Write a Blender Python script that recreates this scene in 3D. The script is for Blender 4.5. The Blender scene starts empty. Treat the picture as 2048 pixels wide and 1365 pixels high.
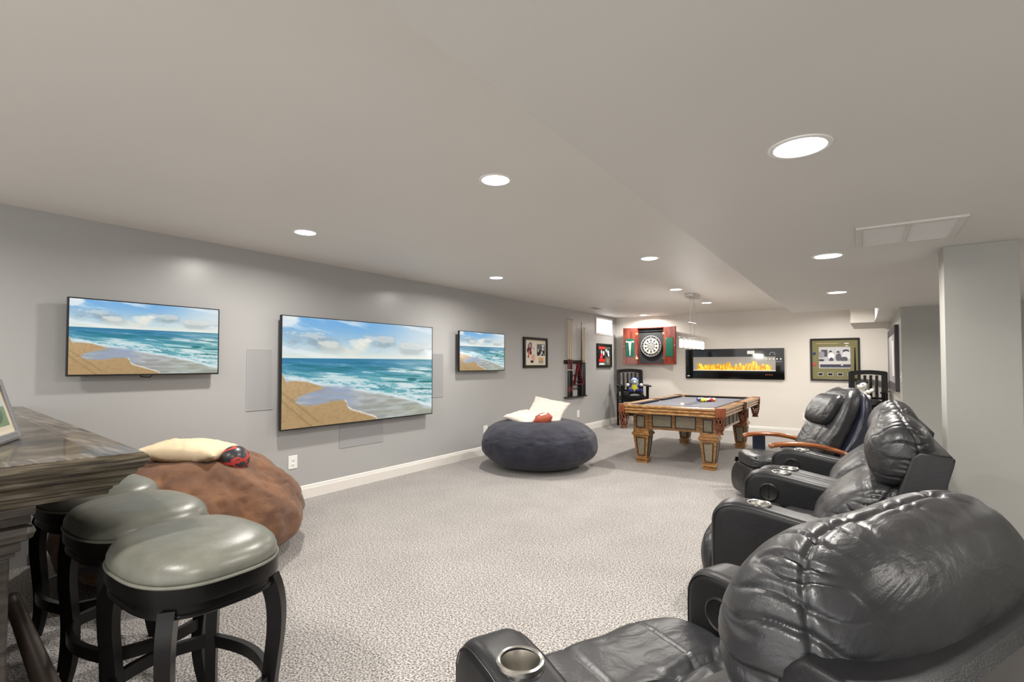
import bpy, bmesh, math, random
import numpy as np
from mathutils import Vector, Matrix, noise
from math import sin, cos, pi, radians as R

sc = bpy.context.scene
C = sc.collection

# ------------------------------------------------------------------ camera
cam_d = bpy.data.cameras.new('camera')
cam_d.sensor_width = 36.0
cam_d.lens = 36.0 * 1000 / 2048
cam_d.shift_y = 19.5 / 2048
cam_d.clip_start = 0.02
cam = bpy.data.objects.new('camera', cam_d)
C.objects.link(cam)
cam.location = (0, 0, 1.355)
cam.rotation_euler = (R(90) + math.atan(26 / 1000), 0, math.atan(694 / 1000))
sc.camera = cam

# ------------------------------------------------------------------ world and exposure
w = bpy.data.worlds.new('world'); sc.world = w; w.use_nodes = True
w.node_tree.nodes['Background'].inputs[0].default_value = (1.0, 0.985, 0.96, 1)
w.node_tree.nodes['Background'].inputs[1].default_value = 1.5
sc.view_settings.view_transform = 'Standard'
sc.view_settings.look = 'None'
sc.view_settings.exposure = 0.85
sc.view_settings.gamma = 1.0
sc.view_settings.use_curve_mapping = False
LAMP_W = 17.0        # watts of each downlight
LAMP_C = (1.0, 0.955, 0.89)

# ------------------------------------------------------------------ room dimensions
XL, YB, ZC = -4.60, 10.85, 2.405     # left wall, back wall, ceiling
XS, YS, ZS = -0.765, 7.95, 2.07      # dropped ceiling: left edge, far end, height
XR = 0.44                            # right wall of the alcove at the far end
XE, YN = 3.6, -2.6                   # extent of the built part to the right and behind

# ------------------------------------------------------------------ materials
def new_mat(name):
    m = bpy.data.materials.new(name); m.use_nodes = True
    nt = m.node_tree
    return m, nt, nt.nodes['Principled BSDF']

def srgb(r, g, b):
    f = lambda c: ((c / 255) / 12.92 if c / 255 <= 0.04045 else ((c / 255 + 0.055) / 1.055) ** 2.4)
    return (f(r), f(g), f(b))

def mat(name, col, rough=0.5, metal=0.0, spec=0.5, bump=0.0, bscale=200, detail=3, var=0.0, vscale=6, stretch=None,
        coat=0.0, sheen=0.0, bdist=0.002, col2=None):
    m, nt, b = new_mat(name)
    b.inputs['Roughness'].default_value = rough
    b.inputs['Metallic'].default_value = metal
    b.inputs['Specular IOR Level'].default_value = spec
    b.inputs['Coat Weight'].default_value = coat
    b.inputs['Sheen Weight'].default_value = sheen
    N, L = nt.nodes, nt.links
    tc = N.new('ShaderNodeTexCoord'); mp = N.new('ShaderNodeMapping')
    L.new(tc.outputs['Object'], mp.inputs[0])
    if stretch: mp.inputs['Scale'].default_value = stretch
    c2 = col2 if col2 else tuple(min(1, c * (1 - var)) for c in col)
    n = N.new('ShaderNodeTexNoise'); n.inputs['Scale'].default_value = vscale; n.inputs['Detail'].default_value = 5
    L.new(mp.outputs[0], n.inputs['Vector'])
    r = N.new('ShaderNodeValToRGB')
    r.color_ramp.elements[0].position = 0.33; r.color_ramp.elements[1].position = 0.67
    r.color_ramp.elements[0].color = (*c2, 1); r.color_ramp.elements[1].color = (*col, 1)
    L.new(n.outputs['Fac'], r.inputs[0]); L.new(r.outputs[0], b.inputs['Base Color'])
    if bump:
        n2 = N.new('ShaderNodeTexNoise'); n2.inputs['Scale'].default_value = bscale; n2.inputs['Detail'].default_value = detail
        L.new(mp.outputs[0], n2.inputs['Vector'])
        bp = N.new('ShaderNodeBump'); bp.inputs['Strength'].default_value = bump; bp.inputs['Distance'].default_value = bdist
        L.new(n2.outputs['Fac'], bp.inputs['Height']); L.new(bp.outputs[0], b.inputs['Normal'])
    return m

def emis(name, col, s):
    m, nt, b = new_mat(name)
    b.inputs['Base Color'].default_value = (*col, 1)
    b.inputs['Emission Color'].default_value = (*col, 1); b.inputs['Emission Strength'].default_value = s
    return m

def paint_mat(name, emit=0.0, rough=0.3, diff=1.0):
    m, nt, b = new_mat(name)
    a = nt.nodes.new('ShaderNodeAttribute'); a.attribute_name = 'Col'
    b.inputs['Roughness'].default_value = rough
    if emit:
        nt.links.new(a.outputs['Color'], b.inputs['Emission Color']); b.inputs['Emission Strength'].default_value = emit
        b.inputs['Base Color'].default_value = (0.01, 0.01, 0.01, 1)
    else:
        nt.links.new(a.outputs['Color'], b.inputs['Base Color'])
    return m

def leather(name, col, rough=0.36, fold=0.6, fscale=9, spec=0.6):
    """leather with fine pores and soft folds"""
    m, nt, b = new_mat(name); N, L = nt.nodes, nt.links
    b.inputs['Roughness'].default_value = rough; b.inputs['Specular IOR Level'].default_value = spec
    tc = N.new('ShaderNodeTexCoord')
    n = N.new('ShaderNodeTexNoise'); n.inputs['Scale'].default_value = 14; n.inputs['Detail'].default_value = 6
    L.new(tc.outputs['Object'], n.inputs['Vector'])
    r = N.new('ShaderNodeValToRGB')
    r.color_ramp.elements[0].position = 0.3; r.color_ramp.elements[1].position = 0.7
    r.color_ramp.elements[0].color = (*[c * 0.72 for c in col], 1); r.color_ramp.elements[1].color = (*col, 1)
    L.new(n.outputs['Fac'], r.inputs[0]); L.new(r.outputs[0], b.inputs['Base Color'])
    v = N.new('ShaderNodeTexVoronoi'); v.inputs['Scale'].default_value = 330
    L.new(tc.outputs['Object'], v.inputs['Vector'])
    mp = N.new('ShaderNodeMapping'); mp.inputs['Scale'].default_value = (1, 0.5, 1); L.new(tc.outputs['Object'], mp.inputs[0])
    f = N.new('ShaderNodeTexNoise'); f.inputs['Scale'].default_value = fscale; f.inputs['Detail'].default_value = 4
    f.inputs['Distortion'].default_value = 1.2
    L.new(mp.outputs[0], f.inputs['Vector'])
    b1 = N.new('ShaderNodeBump'); b1.inputs['Strength'].default_value = fold; b1.inputs['Distance'].default_value = 0.012
    L.new(f.outputs['Fac'], b1.inputs['Height'])
    b2 = N.new('ShaderNodeBump'); b2.inputs['Strength'].default_value = 0.25; b2.inputs['Distance'].default_value = 0.0006
    L.new(v.outputs['Distance'], b2.inputs['Height']); L.new(b1.outputs[0], b2.inputs['Normal'])
    L.new(b2.outputs[0], b.inputs['Normal'])
    return m

def wood(name, c1, c2, rough=0.4, scale=5, stretch=(1, 12, 12), coat=0.15, c3=None):
    m, nt, b = new_mat(name); N, L = nt.nodes, nt.links
    b.inputs['Roughness'].default_value = rough; b.inputs['Coat Weight'].default_value = coat
    tc = N.new('ShaderNodeTexCoord'); mp = N.new('ShaderNodeMapping'); mp.inputs['Scale'].default_value = stretch
    L.new(tc.outputs['Object'], mp.inputs[0])
    n = N.new('ShaderNodeTexNoise'); n.inputs['Scale'].default_value = scale; n.inputs['Detail'].default_value = 8
    n.inputs['Distortion'].default_value = 0.7
    L.new(mp.outputs[0], n.inputs['Vector'])
    r = N.new('ShaderNodeValToRGB')
    r.color_ramp.elements[0].position = 0.35; r.color_ramp.elements[1].position = 0.68
    r.color_ramp.elements[0].color = (*c1, 1); r.color_ramp.elements[1].color = (*c2, 1)
    if c3:
        e = r.color_ramp.elements.new(0.52); e.color = (*c3, 1)
    L.new(n.outputs['Fac'], r.inputs[0]); L.new(r.outputs[0], b.inputs['Base Color'])
    bp = N.new('ShaderNodeBump'); bp.inputs['Strength'].default_value = 0.12; bp.inputs['Distance'].default_value = 0.002
    L.new(n.outputs['Fac'], bp.inputs['Height']); L.new(bp.outputs[0], b.inputs['Normal'])
    return m

M = {}
M['ceiling'] = mat('ceiling_paint', (0.74, 0.715, 0.68), 0.55, bump=0.05, bscale=300, var=0.02, vscale=2)
M['soffit'] = mat('soffit_paint', (0.70, 0.685, 0.655), 0.55, bump=0.05, bscale=300, var=0.02, vscale=2)
M['wall_left'] = mat('grey_wall_paint', (0.405, 0.403, 0.40), 0.30, bump=0.04, bscale=260, var=0.02, vscale=2)
M['wall_back'] = mat('greige_wall_paint', (0.74, 0.695, 0.635), 0.42, bump=0.04, bscale=260, var=0.02, vscale=2)
M['wall_pale'] = mat('pale_wall_paint', (0.375, 0.372, 0.345), 0.45, bump=0.04, bscale=260, var=0.02, vscale=2)
M['trim'] = mat('white_trim_paint', (0.76, 0.73, 0.69), 0.35, var=0.02)
M['white'] = mat('white_plastic', (0.85, 0.84, 0.82), 0.3, var=0.01)
M['offwhite'] = mat('offwhite_metal', (0.66, 0.64, 0.61), 0.4, var=0.02)
M['black'] = mat('black_lacquer', (0.005, 0.005, 0.005), 0.28, spec=0.4, var=0.2)
M['blackwood'] = mat('black_wood', (0.005, 0.0045, 0.0045), 0.30, spec=0.25, var=0.3, stretch=(1, 1, 8))
M['plastic'] = mat('black_plastic', (0.010, 0.010, 0.010), 0.38, spec=0.4, var=0.1)
M['steel'] = mat('brushed_steel', (0.72, 0.70, 0.66), 0.24, metal=1.0, var=0.15, vscale=60, stretch=(1, 1, 0.05))
M['nickel'] = mat('satin_nickel', (0.55, 0.54, 0.52), 0.3, metal=1.0)
M['silver'] = mat('silver_frame', (0.30, 0.29, 0.30), 0.35, metal=0.6)
M['brass'] = mat('hinge_brass', (0.6, 0.45, 0.2), 0.3, metal=1.0)
M['leather'] = leather('black_leather', (0.020, 0.0205, 0.023), 0.38, 0.6)
M['leather_flat'] = leather('black_leather_smooth', (0.012, 0.012, 0.0135), 0.40, 0.12, spec=0.35)
M['leather_blue'] = leather('blue_black_leather', (0.020, 0.024, 0.045), 0.36, 0.3)
M['leather_side'] = mat('matte_black_upholstery', (0.013, 0.012, 0.013), 0.5, bump=0.3, bscale=420, bdist=0.0006, var=0.2)
M['seat_grey'] = leather('grey_green_leather', (0.165, 0.166, 0.138), 0.34, 0.15, 7, 0.5)
M['suede_brown'] = mat('brown_suede', (0.178, 0.080, 0.036), 0.85, bump=0.5, bscale=22, bdist=0.006, vscale=7, col2=(0.088, 0.036, 0.016), sheen=0.1)
M['suede_navy'] = mat('navy_plush', (0.020, 0.021, 0.038), 0.8, bump=0.5, bscale=26, bdist=0.006, vscale=6, col2=(0.008, 0.008, 0.016), sheen=0.12)
M['cream'] = mat('cream_cotton', (0.68, 0.55, 0.37), 0.85, bump=0.4, bscale=12, bdist=0.008, var=0.08)
M['linen'] = mat('linen_fabric', (0.66, 0.59, 0.53), 0.85, bump=0.35, bscale=14, bdist=0.008, var=0.1, vscale=20)
M['bar'] = wood('bar_wood', (0.016, 0.013, 0.010), (0.125, 0.108, 0.082), 0.36, 6, (1.2, 1.2, 22), 0.3, (0.060, 0.046, 0.026))
M['bartop'] = wood('bar_top_wood', (0.035, 0.030, 0.026), (0.20, 0.172, 0.145), 0.32, 4, (1.0, 11, 11), 0.25, (0.105, 0.088, 0.070))
M['bardark'] = wood('bar_dark_wood', (0.014, 0.011, 0.009), (0.055, 0.046, 0.038), 0.35, 4, (2, 2, 8), 0.3)
M['railtube'] = mat('dark_bronze_rail', (0.075, 0.055, 0.045), 0.4, metal=0.0, var=0.2)
M['oak'] = wood('honey_oak', (0.19, 0.080, 0.020), (0.44, 0.235, 0.078), 0.32, 5, (3, 3, 10), 0.4, (0.33, 0.155, 0.042))
M['oak_h'] = wood('honey_oak_rail', (0.22, 0.095, 0.028), (0.50, 0.29, 0.115), 0.3, 5, (3, 3, 14), 0.4, (0.38, 0.195, 0.062))
M['cherry'] = wood('cherry_arm', (0.17, 0.045, 0.011), (0.34, 0.115, 0.032), 0.22, 4, (1, 9, 9), 0.6)
M['mahogany'] = wood('mahogany', (0.09, 0.012, 0.008), (0.24, 0.045, 0.022), 0.3, 5, (6, 6, 1), 0.4)
M['pocket'] = mat('pocket_leather', (0.30, 0.085, 0.035), 0.45, var=0.3, vscale=20)
M['net'] = mat('pocket_net_leather', (0.25, 0.075, 0.03), 0.5, var=0.5, vscale=60)
M['mesh_panel'] = mat('hammered_pewter_panel', (0.42, 0.37, 0.28), 0.45, metal=0.35, bump=1.0, bscale=150, bdist=0.004, vscale=170, col2=(0.13, 0.11, 0.07))
M['felt'] = mat('grey_cloth', (0.115, 0.115, 0.135), 0.9, var=0.1, vscale=5, bump=0.15, bscale=500, bdist=0.0005)
M['felt_dark'] = mat('dark_cushion_cloth', (0.012, 0.012, 0.016), 0.85)
M['green'] = mat('green_board', (0.0, 0.075, 0.042), 0.5, var=0.1)
M['cork'] = mat('black_backing', (0.018, 0.02, 0.022), 0.7, var=0.2)
M['maple'] = mat('maple_shaft', (0.66, 0.50, 0.30), 0.3, var=0.08)
M['maroon'] = mat('maroon_butt', (0.14, 0.012, 0.02), 0.3)
M['red'] = mat('red_leather', (0.50, 0.045, 0.04), 0.4)
M['football'] = mat('football_leather', (0.42, 0.085, 0.04), 0.5, bump=0.5, bscale=400, bdist=0.001, var=0.15)
M['shade'] = emis('frosted_glass_lit', (1.0, 0.95, 0.86), 1.3)
M['lens'] = emis('downlight_lens', (1.0, 0.97, 0.92), 10.0)
M['windowglow'] = emis('daylit_blind', (0.93, 0.97, 1.0), 0.75)
M['picture'] = paint_mat('printed_picture', 0, 0.25)
M['screen'] = paint_mat('tv_screen_picture', 0.50, 0.16)
M['flame'] = paint_mat('fireplace_picture', 0.68, 0.1)
M['olive'] = mat('olive_mat', (0.225, 0.205, 0.095), 0.8, var=0.2, vscale=80)
M['creammat'] = mat('cream_mat', (0.70, 0.64, 0.50), 0.8)
M['greenmat'] = mat('dark_green_mat', (0.06, 0.075, 0.05), 0.8)
M['speaker'] = mat('speaker_grille', (0.345, 0.345, 0.35), 0.6, bump=0.5, bscale=900, bdist=0.0006, var=0.1, vscale=500)

def carpet_mat():
    m, nt, b = new_mat('carpet'); N, L = nt.nodes, nt.links
    b.inputs['Roughness'].default_value = 0.95; b.inputs['Specular IOR Level'].default_value = 0.1
    b.inputs['Sheen Weight'].default_value = 0.2
    tc = N.new('ShaderNodeTexCoord')
    n = N.new('ShaderNodeTexNoise'); n.inputs['Scale'].default_value = 105; n.inputs['Detail'].default_value = 3; n.inputs['Roughness'].default_value = 0.75
    L.new(tc.outputs['Object'], n.inputs['Vector'])
    r = N.new('ShaderNodeValToRGB'); r.color_ramp.elements[0].position = 0.42; r.color_ramp.elements[1].position = 0.58
    r.color_ramp.elements[0].color = (0.085, 0.08, 0.08, 1); r.color_ramp.elements[1].color = (0.55, 0.515, 0.485, 1)
    L.new(n.outputs['Fac'], r.inputs[0])
    n2 = N.new('ShaderNodeTexNoise'); n2.inputs['Scale'].default_value = 2.5; n2.inputs['Detail'].default_value = 4
    L.new(tc.outputs['Object'], n2.inputs['Vector'])
    mx = N.new('ShaderNodeMix'); mx.data_type = 'RGBA'; mx.blend_type = 'MULTIPLY'; mx.inputs[0].default_value = 1
    r2 = N.new('ShaderNodeValToRGB'); r2.color_ramp.elements[0].position = 0.35; r2.color_ramp.elements[1].position = 0.65
    r2.color_ramp.elements[0].color = (0.9, 0.9, 0.9, 1); r2.color_ramp.elements[1].color = (1, 1, 1, 1)
    L.new(n2.outputs['Fac'], r2.inputs[0])
    L.new(r.outputs[0], mx.inputs[6]); L.new(r2.outputs[0], mx.inputs[7]); L.new(mx.outputs[2], b.inputs['Base Color'])
    bp = N.new('ShaderNodeBump'); bp.inputs['Strength'].default_value = 0.8; bp.inputs['Distance'].default_value = 0.004
    L.new(n.outputs['Fac'], bp.inputs['Height']); L.new(bp.outputs[0], b.inputs['Normal'])
    return m
M['carpet'] = carpet_mat()

# ------------------------------------------------------------------ mesh helpers
class MB:
    def __init__(s): s.bm = bmesh.new()
    def _xf(s, verts, mtx):
        if mtx is not None:
            for v in verts: v.co = mtx @ v.co
    def box(s, c, d, bev=0.0, rot=None, seg=2, mi=0):
        """centre, full size"""
        r = bmesh.ops.create_cube(s.bm, size=1.0)
        vs = r['verts']
        for v in vs: v.co = Vector((v.co.x * d[0], v.co.y * d[1], v.co.z * d[2]))
        fs = list({f for v in vs for f in v.link_faces})
        if bev > 0:
            es = list({e for v in vs for e in v.link_edges})
            rr = bmesh.ops.bevel(s.bm, geom=es, offset=min(bev, min(d) * 0.49), segments=seg, profile=0.5, affect='EDGES')
            vs = list({v for f in rr['faces'] for v in f.verts} | {v for v in vs if v.is_valid})
            fs = list({f for v in vs for f in v.link_faces})
        mt = Matrix.Translation(Vector(c))
        if rot is not None: mt = mt @ rot
        s._xf(vs, mt)
        for f in fs: f.material_index = mi
        return s
    def b2(s, lo, hi, bev=0.0, mi=0):
        return s.box([(a + b) / 2 for a, b in zip(lo, hi)], [abs(b - a) for a, b in zip(lo, hi)], bev, mi=mi)
    def prism(s, pts, axis, a, b, bev=0.0, seg=3, mi=0):
        """polygon pts extruded along axis from a to b; pts are the two other coordinates in order"""
        def mk(p, t):
            if axis == 'x': return (t, p[0], p[1])
            if axis == 'y': return (p[0], t, p[1])
            return (p[0], p[1], t)
        v0 = [s.bm.verts.new(mk(p, a)) for p in pts]; v1 = [s.bm.verts.new(mk(p, b)) for p in pts]
        n = len(pts); fs = []
        f0 = s.bm.faces.new(v0); f1 = s.bm.faces.new(v1[::-1]); fs += [f0, f1]
        for i in range(n): fs.append(s.bm.faces.new((v0[(i + 1) % n], v0[i], v1[i], v1[(i + 1) % n])))
        for f in fs: f.material_index = mi
        if bev > 0:
            es = list(set(f0.edges) | set(f1.edges))
            bmesh.ops.bevel(s.bm, geom=es, offset=bev, segments=seg, profile=0.5, affect='EDGES')
        return s
    def tube(s, pts, rad, n=12, cap=True, squash=None, mi=0):
        pts = [Vector(p) for p in pts]; rings = []
        if not hasattr(rad, '__len__'): rad = [rad] * len(pts)
        prev = None
        for i, p in enumerate(pts):
            t = (pts[min(i + 1, len(pts) - 1)] - pts[max(i - 1, 0)]).normalized()
            if prev is None:
                up = Vector((0, 0, 1)) if abs(t.z) < 0.9 else Vector((1, 0, 0))
                a = t.cross(up).normalized()
            else:
                a = (prev - t * prev.dot(t)).normalized()
            prev = a; b = t.cross(a)
            k = squash if squash else (1, 1)
            rings.append([s.bm.verts.new(p + a * cos(2 * pi * j / n) * rad[i] * k[0] + b * sin(2 * pi * j / n) * rad[i] * k[1]) for j in range(n)])
        for i in range(len(rings) - 1):
            for j in range(n):
                f = s.bm.faces.new((rings[i][j], rings[i][(j + 1) % n], rings[i + 1][(j + 1) % n], rings[i + 1][j])); f.material_index = mi
        if cap:
            for rg in (rings[0][::-1], rings[-1]):
                f = s.bm.faces.new(rg); f.material_index = mi
        return s
    def bar(s, pts, wd, ht, side=None, mi=0):
        """rectangular section swept along pts; side = fixed sideways direction; wd/ht may be lists"""
        pts = [Vector(p) for p in pts]; rings = []
        for i, p in enumerate(pts):
            t = (pts[min(i + 1, len(pts) - 1)] - pts[max(i - 1, 0)]).normalized()
            a = Vector(side).normalized() if side else t.cross(Vector((0, 0, 1))).normalized()
            a = (a - t * a.dot(t)).normalized(); b = t.cross(a)
            w_ = wd[i] if hasattr(wd, '__len__') else wd; h_ = ht[i] if hasattr(ht, '__len__') else ht
            rings.append([s.bm.verts.new(p + a * (x * w_ / 2) + b * (y * h_ / 2)) for x, y in ((-1, -1), (1, -1), (1, 1), (-1, 1))])
        for i in range(len(rings) - 1):
            for j in range(4):
                f = s.bm.faces.new((rings[i][j], rings[i][(j + 1) % 4], rings[i + 1][(j + 1) % 4], rings[i + 1][j])); f.material_index = mi
        for rg in (rings[0][::-1], rings[-1]):
            f = s.bm.faces.new(rg); f.material_index = mi
        return s
    def lathe(s, prof, c=(0, 0, 0), n=32, axis='z', cap=True, mi=0):
        rings = []
        for r_, h_ in prof:
            rg = []
            for j in range(n):
                a = 2 * pi * j / n
                x, y, z = r_ * cos(a), r_ * sin(a), h_
                if axis == 'x': x, y, z = z, x, y
                if axis == 'y': x, y, z = x, -z, y
                rg.append(s.bm.verts.new((x + c[0], y + c[1], z + c[2])))
            rings.append(rg)
        for i in range(len(rings) - 1):
            for j in range(n):
                f = s.bm.faces.new((rings[i][j], rings[i][(j + 1) % n], rings[i + 1][(j + 1) % n], rings[i + 1][j])); f.material_index = mi
        if cap:
            for rg in (rings[0][::-1], rings[-1]):
                f = s.bm.faces.new(rg); f.material_index = mi
        return s
    def ball(s, c, r, seg=24, rings=14, sc_=(1, 1, 1), rot=None, mi=0):
        q = bmesh.ops.create_uvsphere(s.bm, u_segments=seg, v_segments=rings, radius=r)
        mt = Matrix.Translation(Vector(c))
        if rot is not None: mt = mt @ rot
        mt = mt @ Matrix.Diagonal((*sc_, 1))
        s._xf(q['verts'], mt)
        for v in q['verts']:
            for f in v.link_faces: f.material_index = mi
        return s
    def grid(s, fn, nu, nv, cu=False, cv=False, mi=0):
        vv = [[s.bm.verts.new(fn(i / (nu if cu else nu - 1), j / (nv if cv else nv - 1))) for j in range(nv)] for i in range(nu)]
        for i in range(nu if cu else nu - 1):
            for j in range(nv if cv else nv - 1):
                f = s.bm.faces.new((vv[i][j], vv[(i + 1) % nu][j], vv[(i + 1) % nu][(j + 1) % nv], vv[i][(j + 1) % nv])); f.material_index = mi
        return vv
    def build(s, name, mats, parent=None, loc=(0, 0, 0), rot=None, smooth=True, angle=40, fixn=True):
        bm = s.bm
        if fixn: bmesh.ops.recalc_face_normals(bm, faces=bm.faces)
        me = bpy.data.meshes.new(name); bm.to_mesh(me); bm.free()
        for m in (mats if isinstance(mats, (list, tuple)) else [mats]): me.materials.append(m)
        if smooth:
            me.polygons.foreach_set('use_smooth', [True] * len(me.polygons))
            try: me.set_sharp_from_angle(angle=R(angle))
            except Exception: pass
        o = bpy.data.objects.new(name, me); C.objects.link(o)
        o.location = loc
        if rot is not None: o.rotation_euler = rot
        if parent: o.parent = parent
        return o

def thing(name, label, cat, loc=(0, 0, 0), rz=0.0, group=None):
    o = bpy.data.objects.new(name, None); C.objects.link(o)
    o.empty_display_size = 0.1
    o.location = loc; o.rotation_euler = (0, 0, rz); o['label'] = label; o['category'] = cat
    if group: o['group'] = group
    return o
def tag(o, label, cat, group=None):
    o['label'] = label; o['category'] = cat
    if group: o['group'] = group
    return o
def struct(o): o['kind'] = 'structure'; return o
def kids(o): return [c for c in bpy.data.objects if c.parent == o]
def copy_tree(o, parent=None):
    c = o.copy(); C.objects.link(c)
    if parent: c.parent = parent
    for k in kids(o): copy_tree(k, c)
    return c

def crom(pts, n, closed=True):
    """Catmull-Rom resample"""
    P = [Vector(p) for p in pts]; m = len(P); out = []
    segs = m if closed else m - 1
    for k in range(n):
        t = k / n * segs if closed else k / (n - 1) * segs
        i = min(int(t), segs - 1); u = t - i
        g = lambda j: P[j % m] if closed else P[max(0, min(m - 1, j))]
        p0, p1, p2, p3 = g(i - 1), g(i), g(i + 1), g(i + 2)
        out.append(0.5 * ((2 * p1) + (-p0 + p2) * u + (2 * p0 - 5 * p1 + 4 * p2 - p3) * u * u + (-p0 + 3 * p1 - 3 * p2 + p3) * u ** 3))
    return out

def puffy(mb, prof, hw, yc=0.0, n=96, m=64, p=3.0, q=2.0, seam=0.74, gather=0.006, lump=0.006, seed=0, kg=30, seamd=0.006, fold=0.0, mi=0):
    """cushion: side profile (x,z) swept across the width, rounding at both ends, with seams and gathers"""
    pr = crom([(a, b) for a, b in prof], n)
    cx = sum(v[0] for v in pr) / n; cz = sum(v[1] for v in pr) / n
    rings = []
    for j in range(m + 1):
        th = -pi / 2 + pi * j / m
        s_ = sin(th)
        s_ = math.copysign(abs(s_) ** 0.85, s_)
        k = max(0.0, 1 - abs(s_) ** p) ** (1 / q)
        rg = []
        for i, v in enumerate(pr):
            dx, dz = v[0] - cx, v[1] - cz
            L = math.hypot(dx, dz); ph = i / n
            d = lump * noise.noise(Vector((dx * 6 + seed, dz * 6, s_ * 2.2 + seed)))
            d += fold * (abs(noise.noise(Vector((ph * 7 + seed, s_ * 2.5, seed * 1.7)))) - 0.2)
            a = abs(s_)
            if gather:
                fall = math.exp(-((a - seam) / (0.20 if a < seam else 0.05)) ** 2)
                wv = noise.noise(Vector((ph * kg * 1.25 + a * 2.2 * noise.noise(Vector((ph * 6, seed, 2))), seed * 3.1, a * 1.6)))
                g = 0.9 - 2.6 * math.exp(-(wv / 0.16) ** 2) if wv > -9 else 0
                d += gather * g * fall * (0.15 + 1.3 * abs(noise.noise(Vector((ph * 5 + 5, seed * 2.1, 1)))))
            if seamd: d -= seamd * math.exp(-((a - seam) / 0.012) ** 2)
            kk = k + (d / max(L, 0.02)) * min(1, k * 1.6)
            rg.append((cx + dx * kk, yc + hw * s_, cz + dz * kk))
        rings.append(rg)
    vs = [[mb.bm.verts.new(c) for c in rg] for rg in rings[1:-1]]
    for j in range(len(vs) - 1):
        for i in range(n):
            f = mb.bm.faces.new((vs[j][i], vs[j][(i + 1) % n], vs[j + 1][(i + 1) % n], vs[j + 1][i])); f.material_index = mi
    for e, y in ((vs[0], -hw), (vs[-1], hw)):
        c = mb.bm.verts.new((cx, yc + y, cz))
        for i in range(n):
            f = mb.bm.faces.new((e[i], e[(i + 1) % n], c)); f.material_index = mi
    return mb

def displace(mb, fn):
    mb.bm.normal_update(); bmesh.ops.recalc_face_normals(mb.bm, faces=mb.bm.faces); mb.bm.normal_update()
    n_ = [(v, v.normal.copy()) for v in mb.bm.verts]
    for v, n in n_: v.co = v.co + n * fn(v.co, n)
    return mb

def pleats(seamx, seed, amp=.010, reach=.11, back=.05, fy=20, fz=26, groove=.008, broad=.012, bf=4.0):
    """leather gathered toward a seam where x = seamx(z): creases run across the seam, deep in front of it"""
    def fn(p, n):
        d = p.x - seamx(p.z)
        f = math.exp(-(d / (reach if d < 0 else back)) ** 2)
        wob = .02 * noise.noise(Vector((p.x * 12, p.y * 5, p.z * 5 + seed)))
        q = noise.noise(Vector((p.x * 3.0 + seed, (p.y + wob) * fy, (p.z + wob) * fz)))
        msk = .35 + 1.1 * abs(noise.noise(Vector((seed * 2, p.y * 5 + 3, p.z * 6))))
        o = -amp * f * msk * (1.9 * math.exp(-(q / .13) ** 2) - .6)
        o -= groove * math.exp(-(d / .006) ** 2)
        b1 = noise.noise(Vector((p.x * bf * .7 + seed, p.y * bf, p.z * bf * 1.5)))
        o += broad * b1 * (1.5 if d > .02 else 1)
        c = noise.noise(Vector((p.x * 2.5 + p.z * 3, p.y * 6 - p.z * 4, p.z * 7 + seed * 1.3)))
        o -= broad * .5 * math.exp(-(c / .05) ** 2) * max(0, b1) * (1 if d < .03 else .4)
        return o
    return fn

def padded_slab(prof, hw, rad, n=150, seg=8):
    """closed side outline (x,z) given width 2*hw with rounded long edges of radius rad"""
    P = [Vector(p) for p in prof]; L = [0]
    for i in range(len(P)): L.append(L[-1] + (P[(i + 1) % len(P)] - P[i]).length)
    Q = []
    for k in range(n):
        t = k / n * L[-1]; i = max(j for j in range(len(P)) if L[j] <= t + 1e-9)
        Q.append(P[i].lerp(P[(i + 1) % len(P)], (t - L[i]) / max(1e-9, L[i + 1] - L[i])))
    for _ in range(3): Q = [(Q[i - 1] + Q[i] * 2 + Q[(i + 1) % n]) / 4 for i in range(n)]
    area = sum(Q[i].x * Q[(i + 1) % n].y - Q[(i + 1) % n].x * Q[i].y for i in range(n))
    sg = 1 if area > 0 else -1
    N = []
    for i in range(n):
        t = (Q[(i + 1) % n] - Q[i - 1]).normalized(); N.append(Vector((-t.y, t.x)) * sg)
    mb = MB(); rings = []
    st = [(-hw + rad * (1 - cos(a)), rad * (1 - sin(a))) for a in [j * pi / 2 / seg for j in range(seg + 1)]]
    st += [(-y, d) for y, d in st[::-1]]
    for y, d in st: rings.append([mb.bm.verts.new((Q[i].x + N[i].x * d, y, Q[i].y + N[i].y * d)) for i in range(n)])
    for j in range(len(rings) - 1):
        for i in range(n): mb.bm.faces.new((rings[j][i], rings[j][(i + 1) % n], rings[j + 1][(i + 1) % n], rings[j + 1][i]))
    mb.bm.faces.new(rings[0][::-1]); mb.bm.faces.new(rings[-1])
    return mb

def boolean_cut(o, cutter_mb):
    c = cutter_mb.build('cutter', M['steel'])
    c.parent = o.parent
    md = o.modifiers.new('b', 'BOOLEAN'); md.operation = 'DIFFERENCE'; md.solver = 'EXACT'; md.object = c
    bpy.context.view_layer.update()
    dg = bpy.context.evaluated_depsgraph_get()
    me = bpy.data.meshes.new_from_object(o.evaluated_get(dg))
    o.modifiers.clear(); old = o.data; o.data = me
    bpy.data.objects.remove(c)

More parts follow.
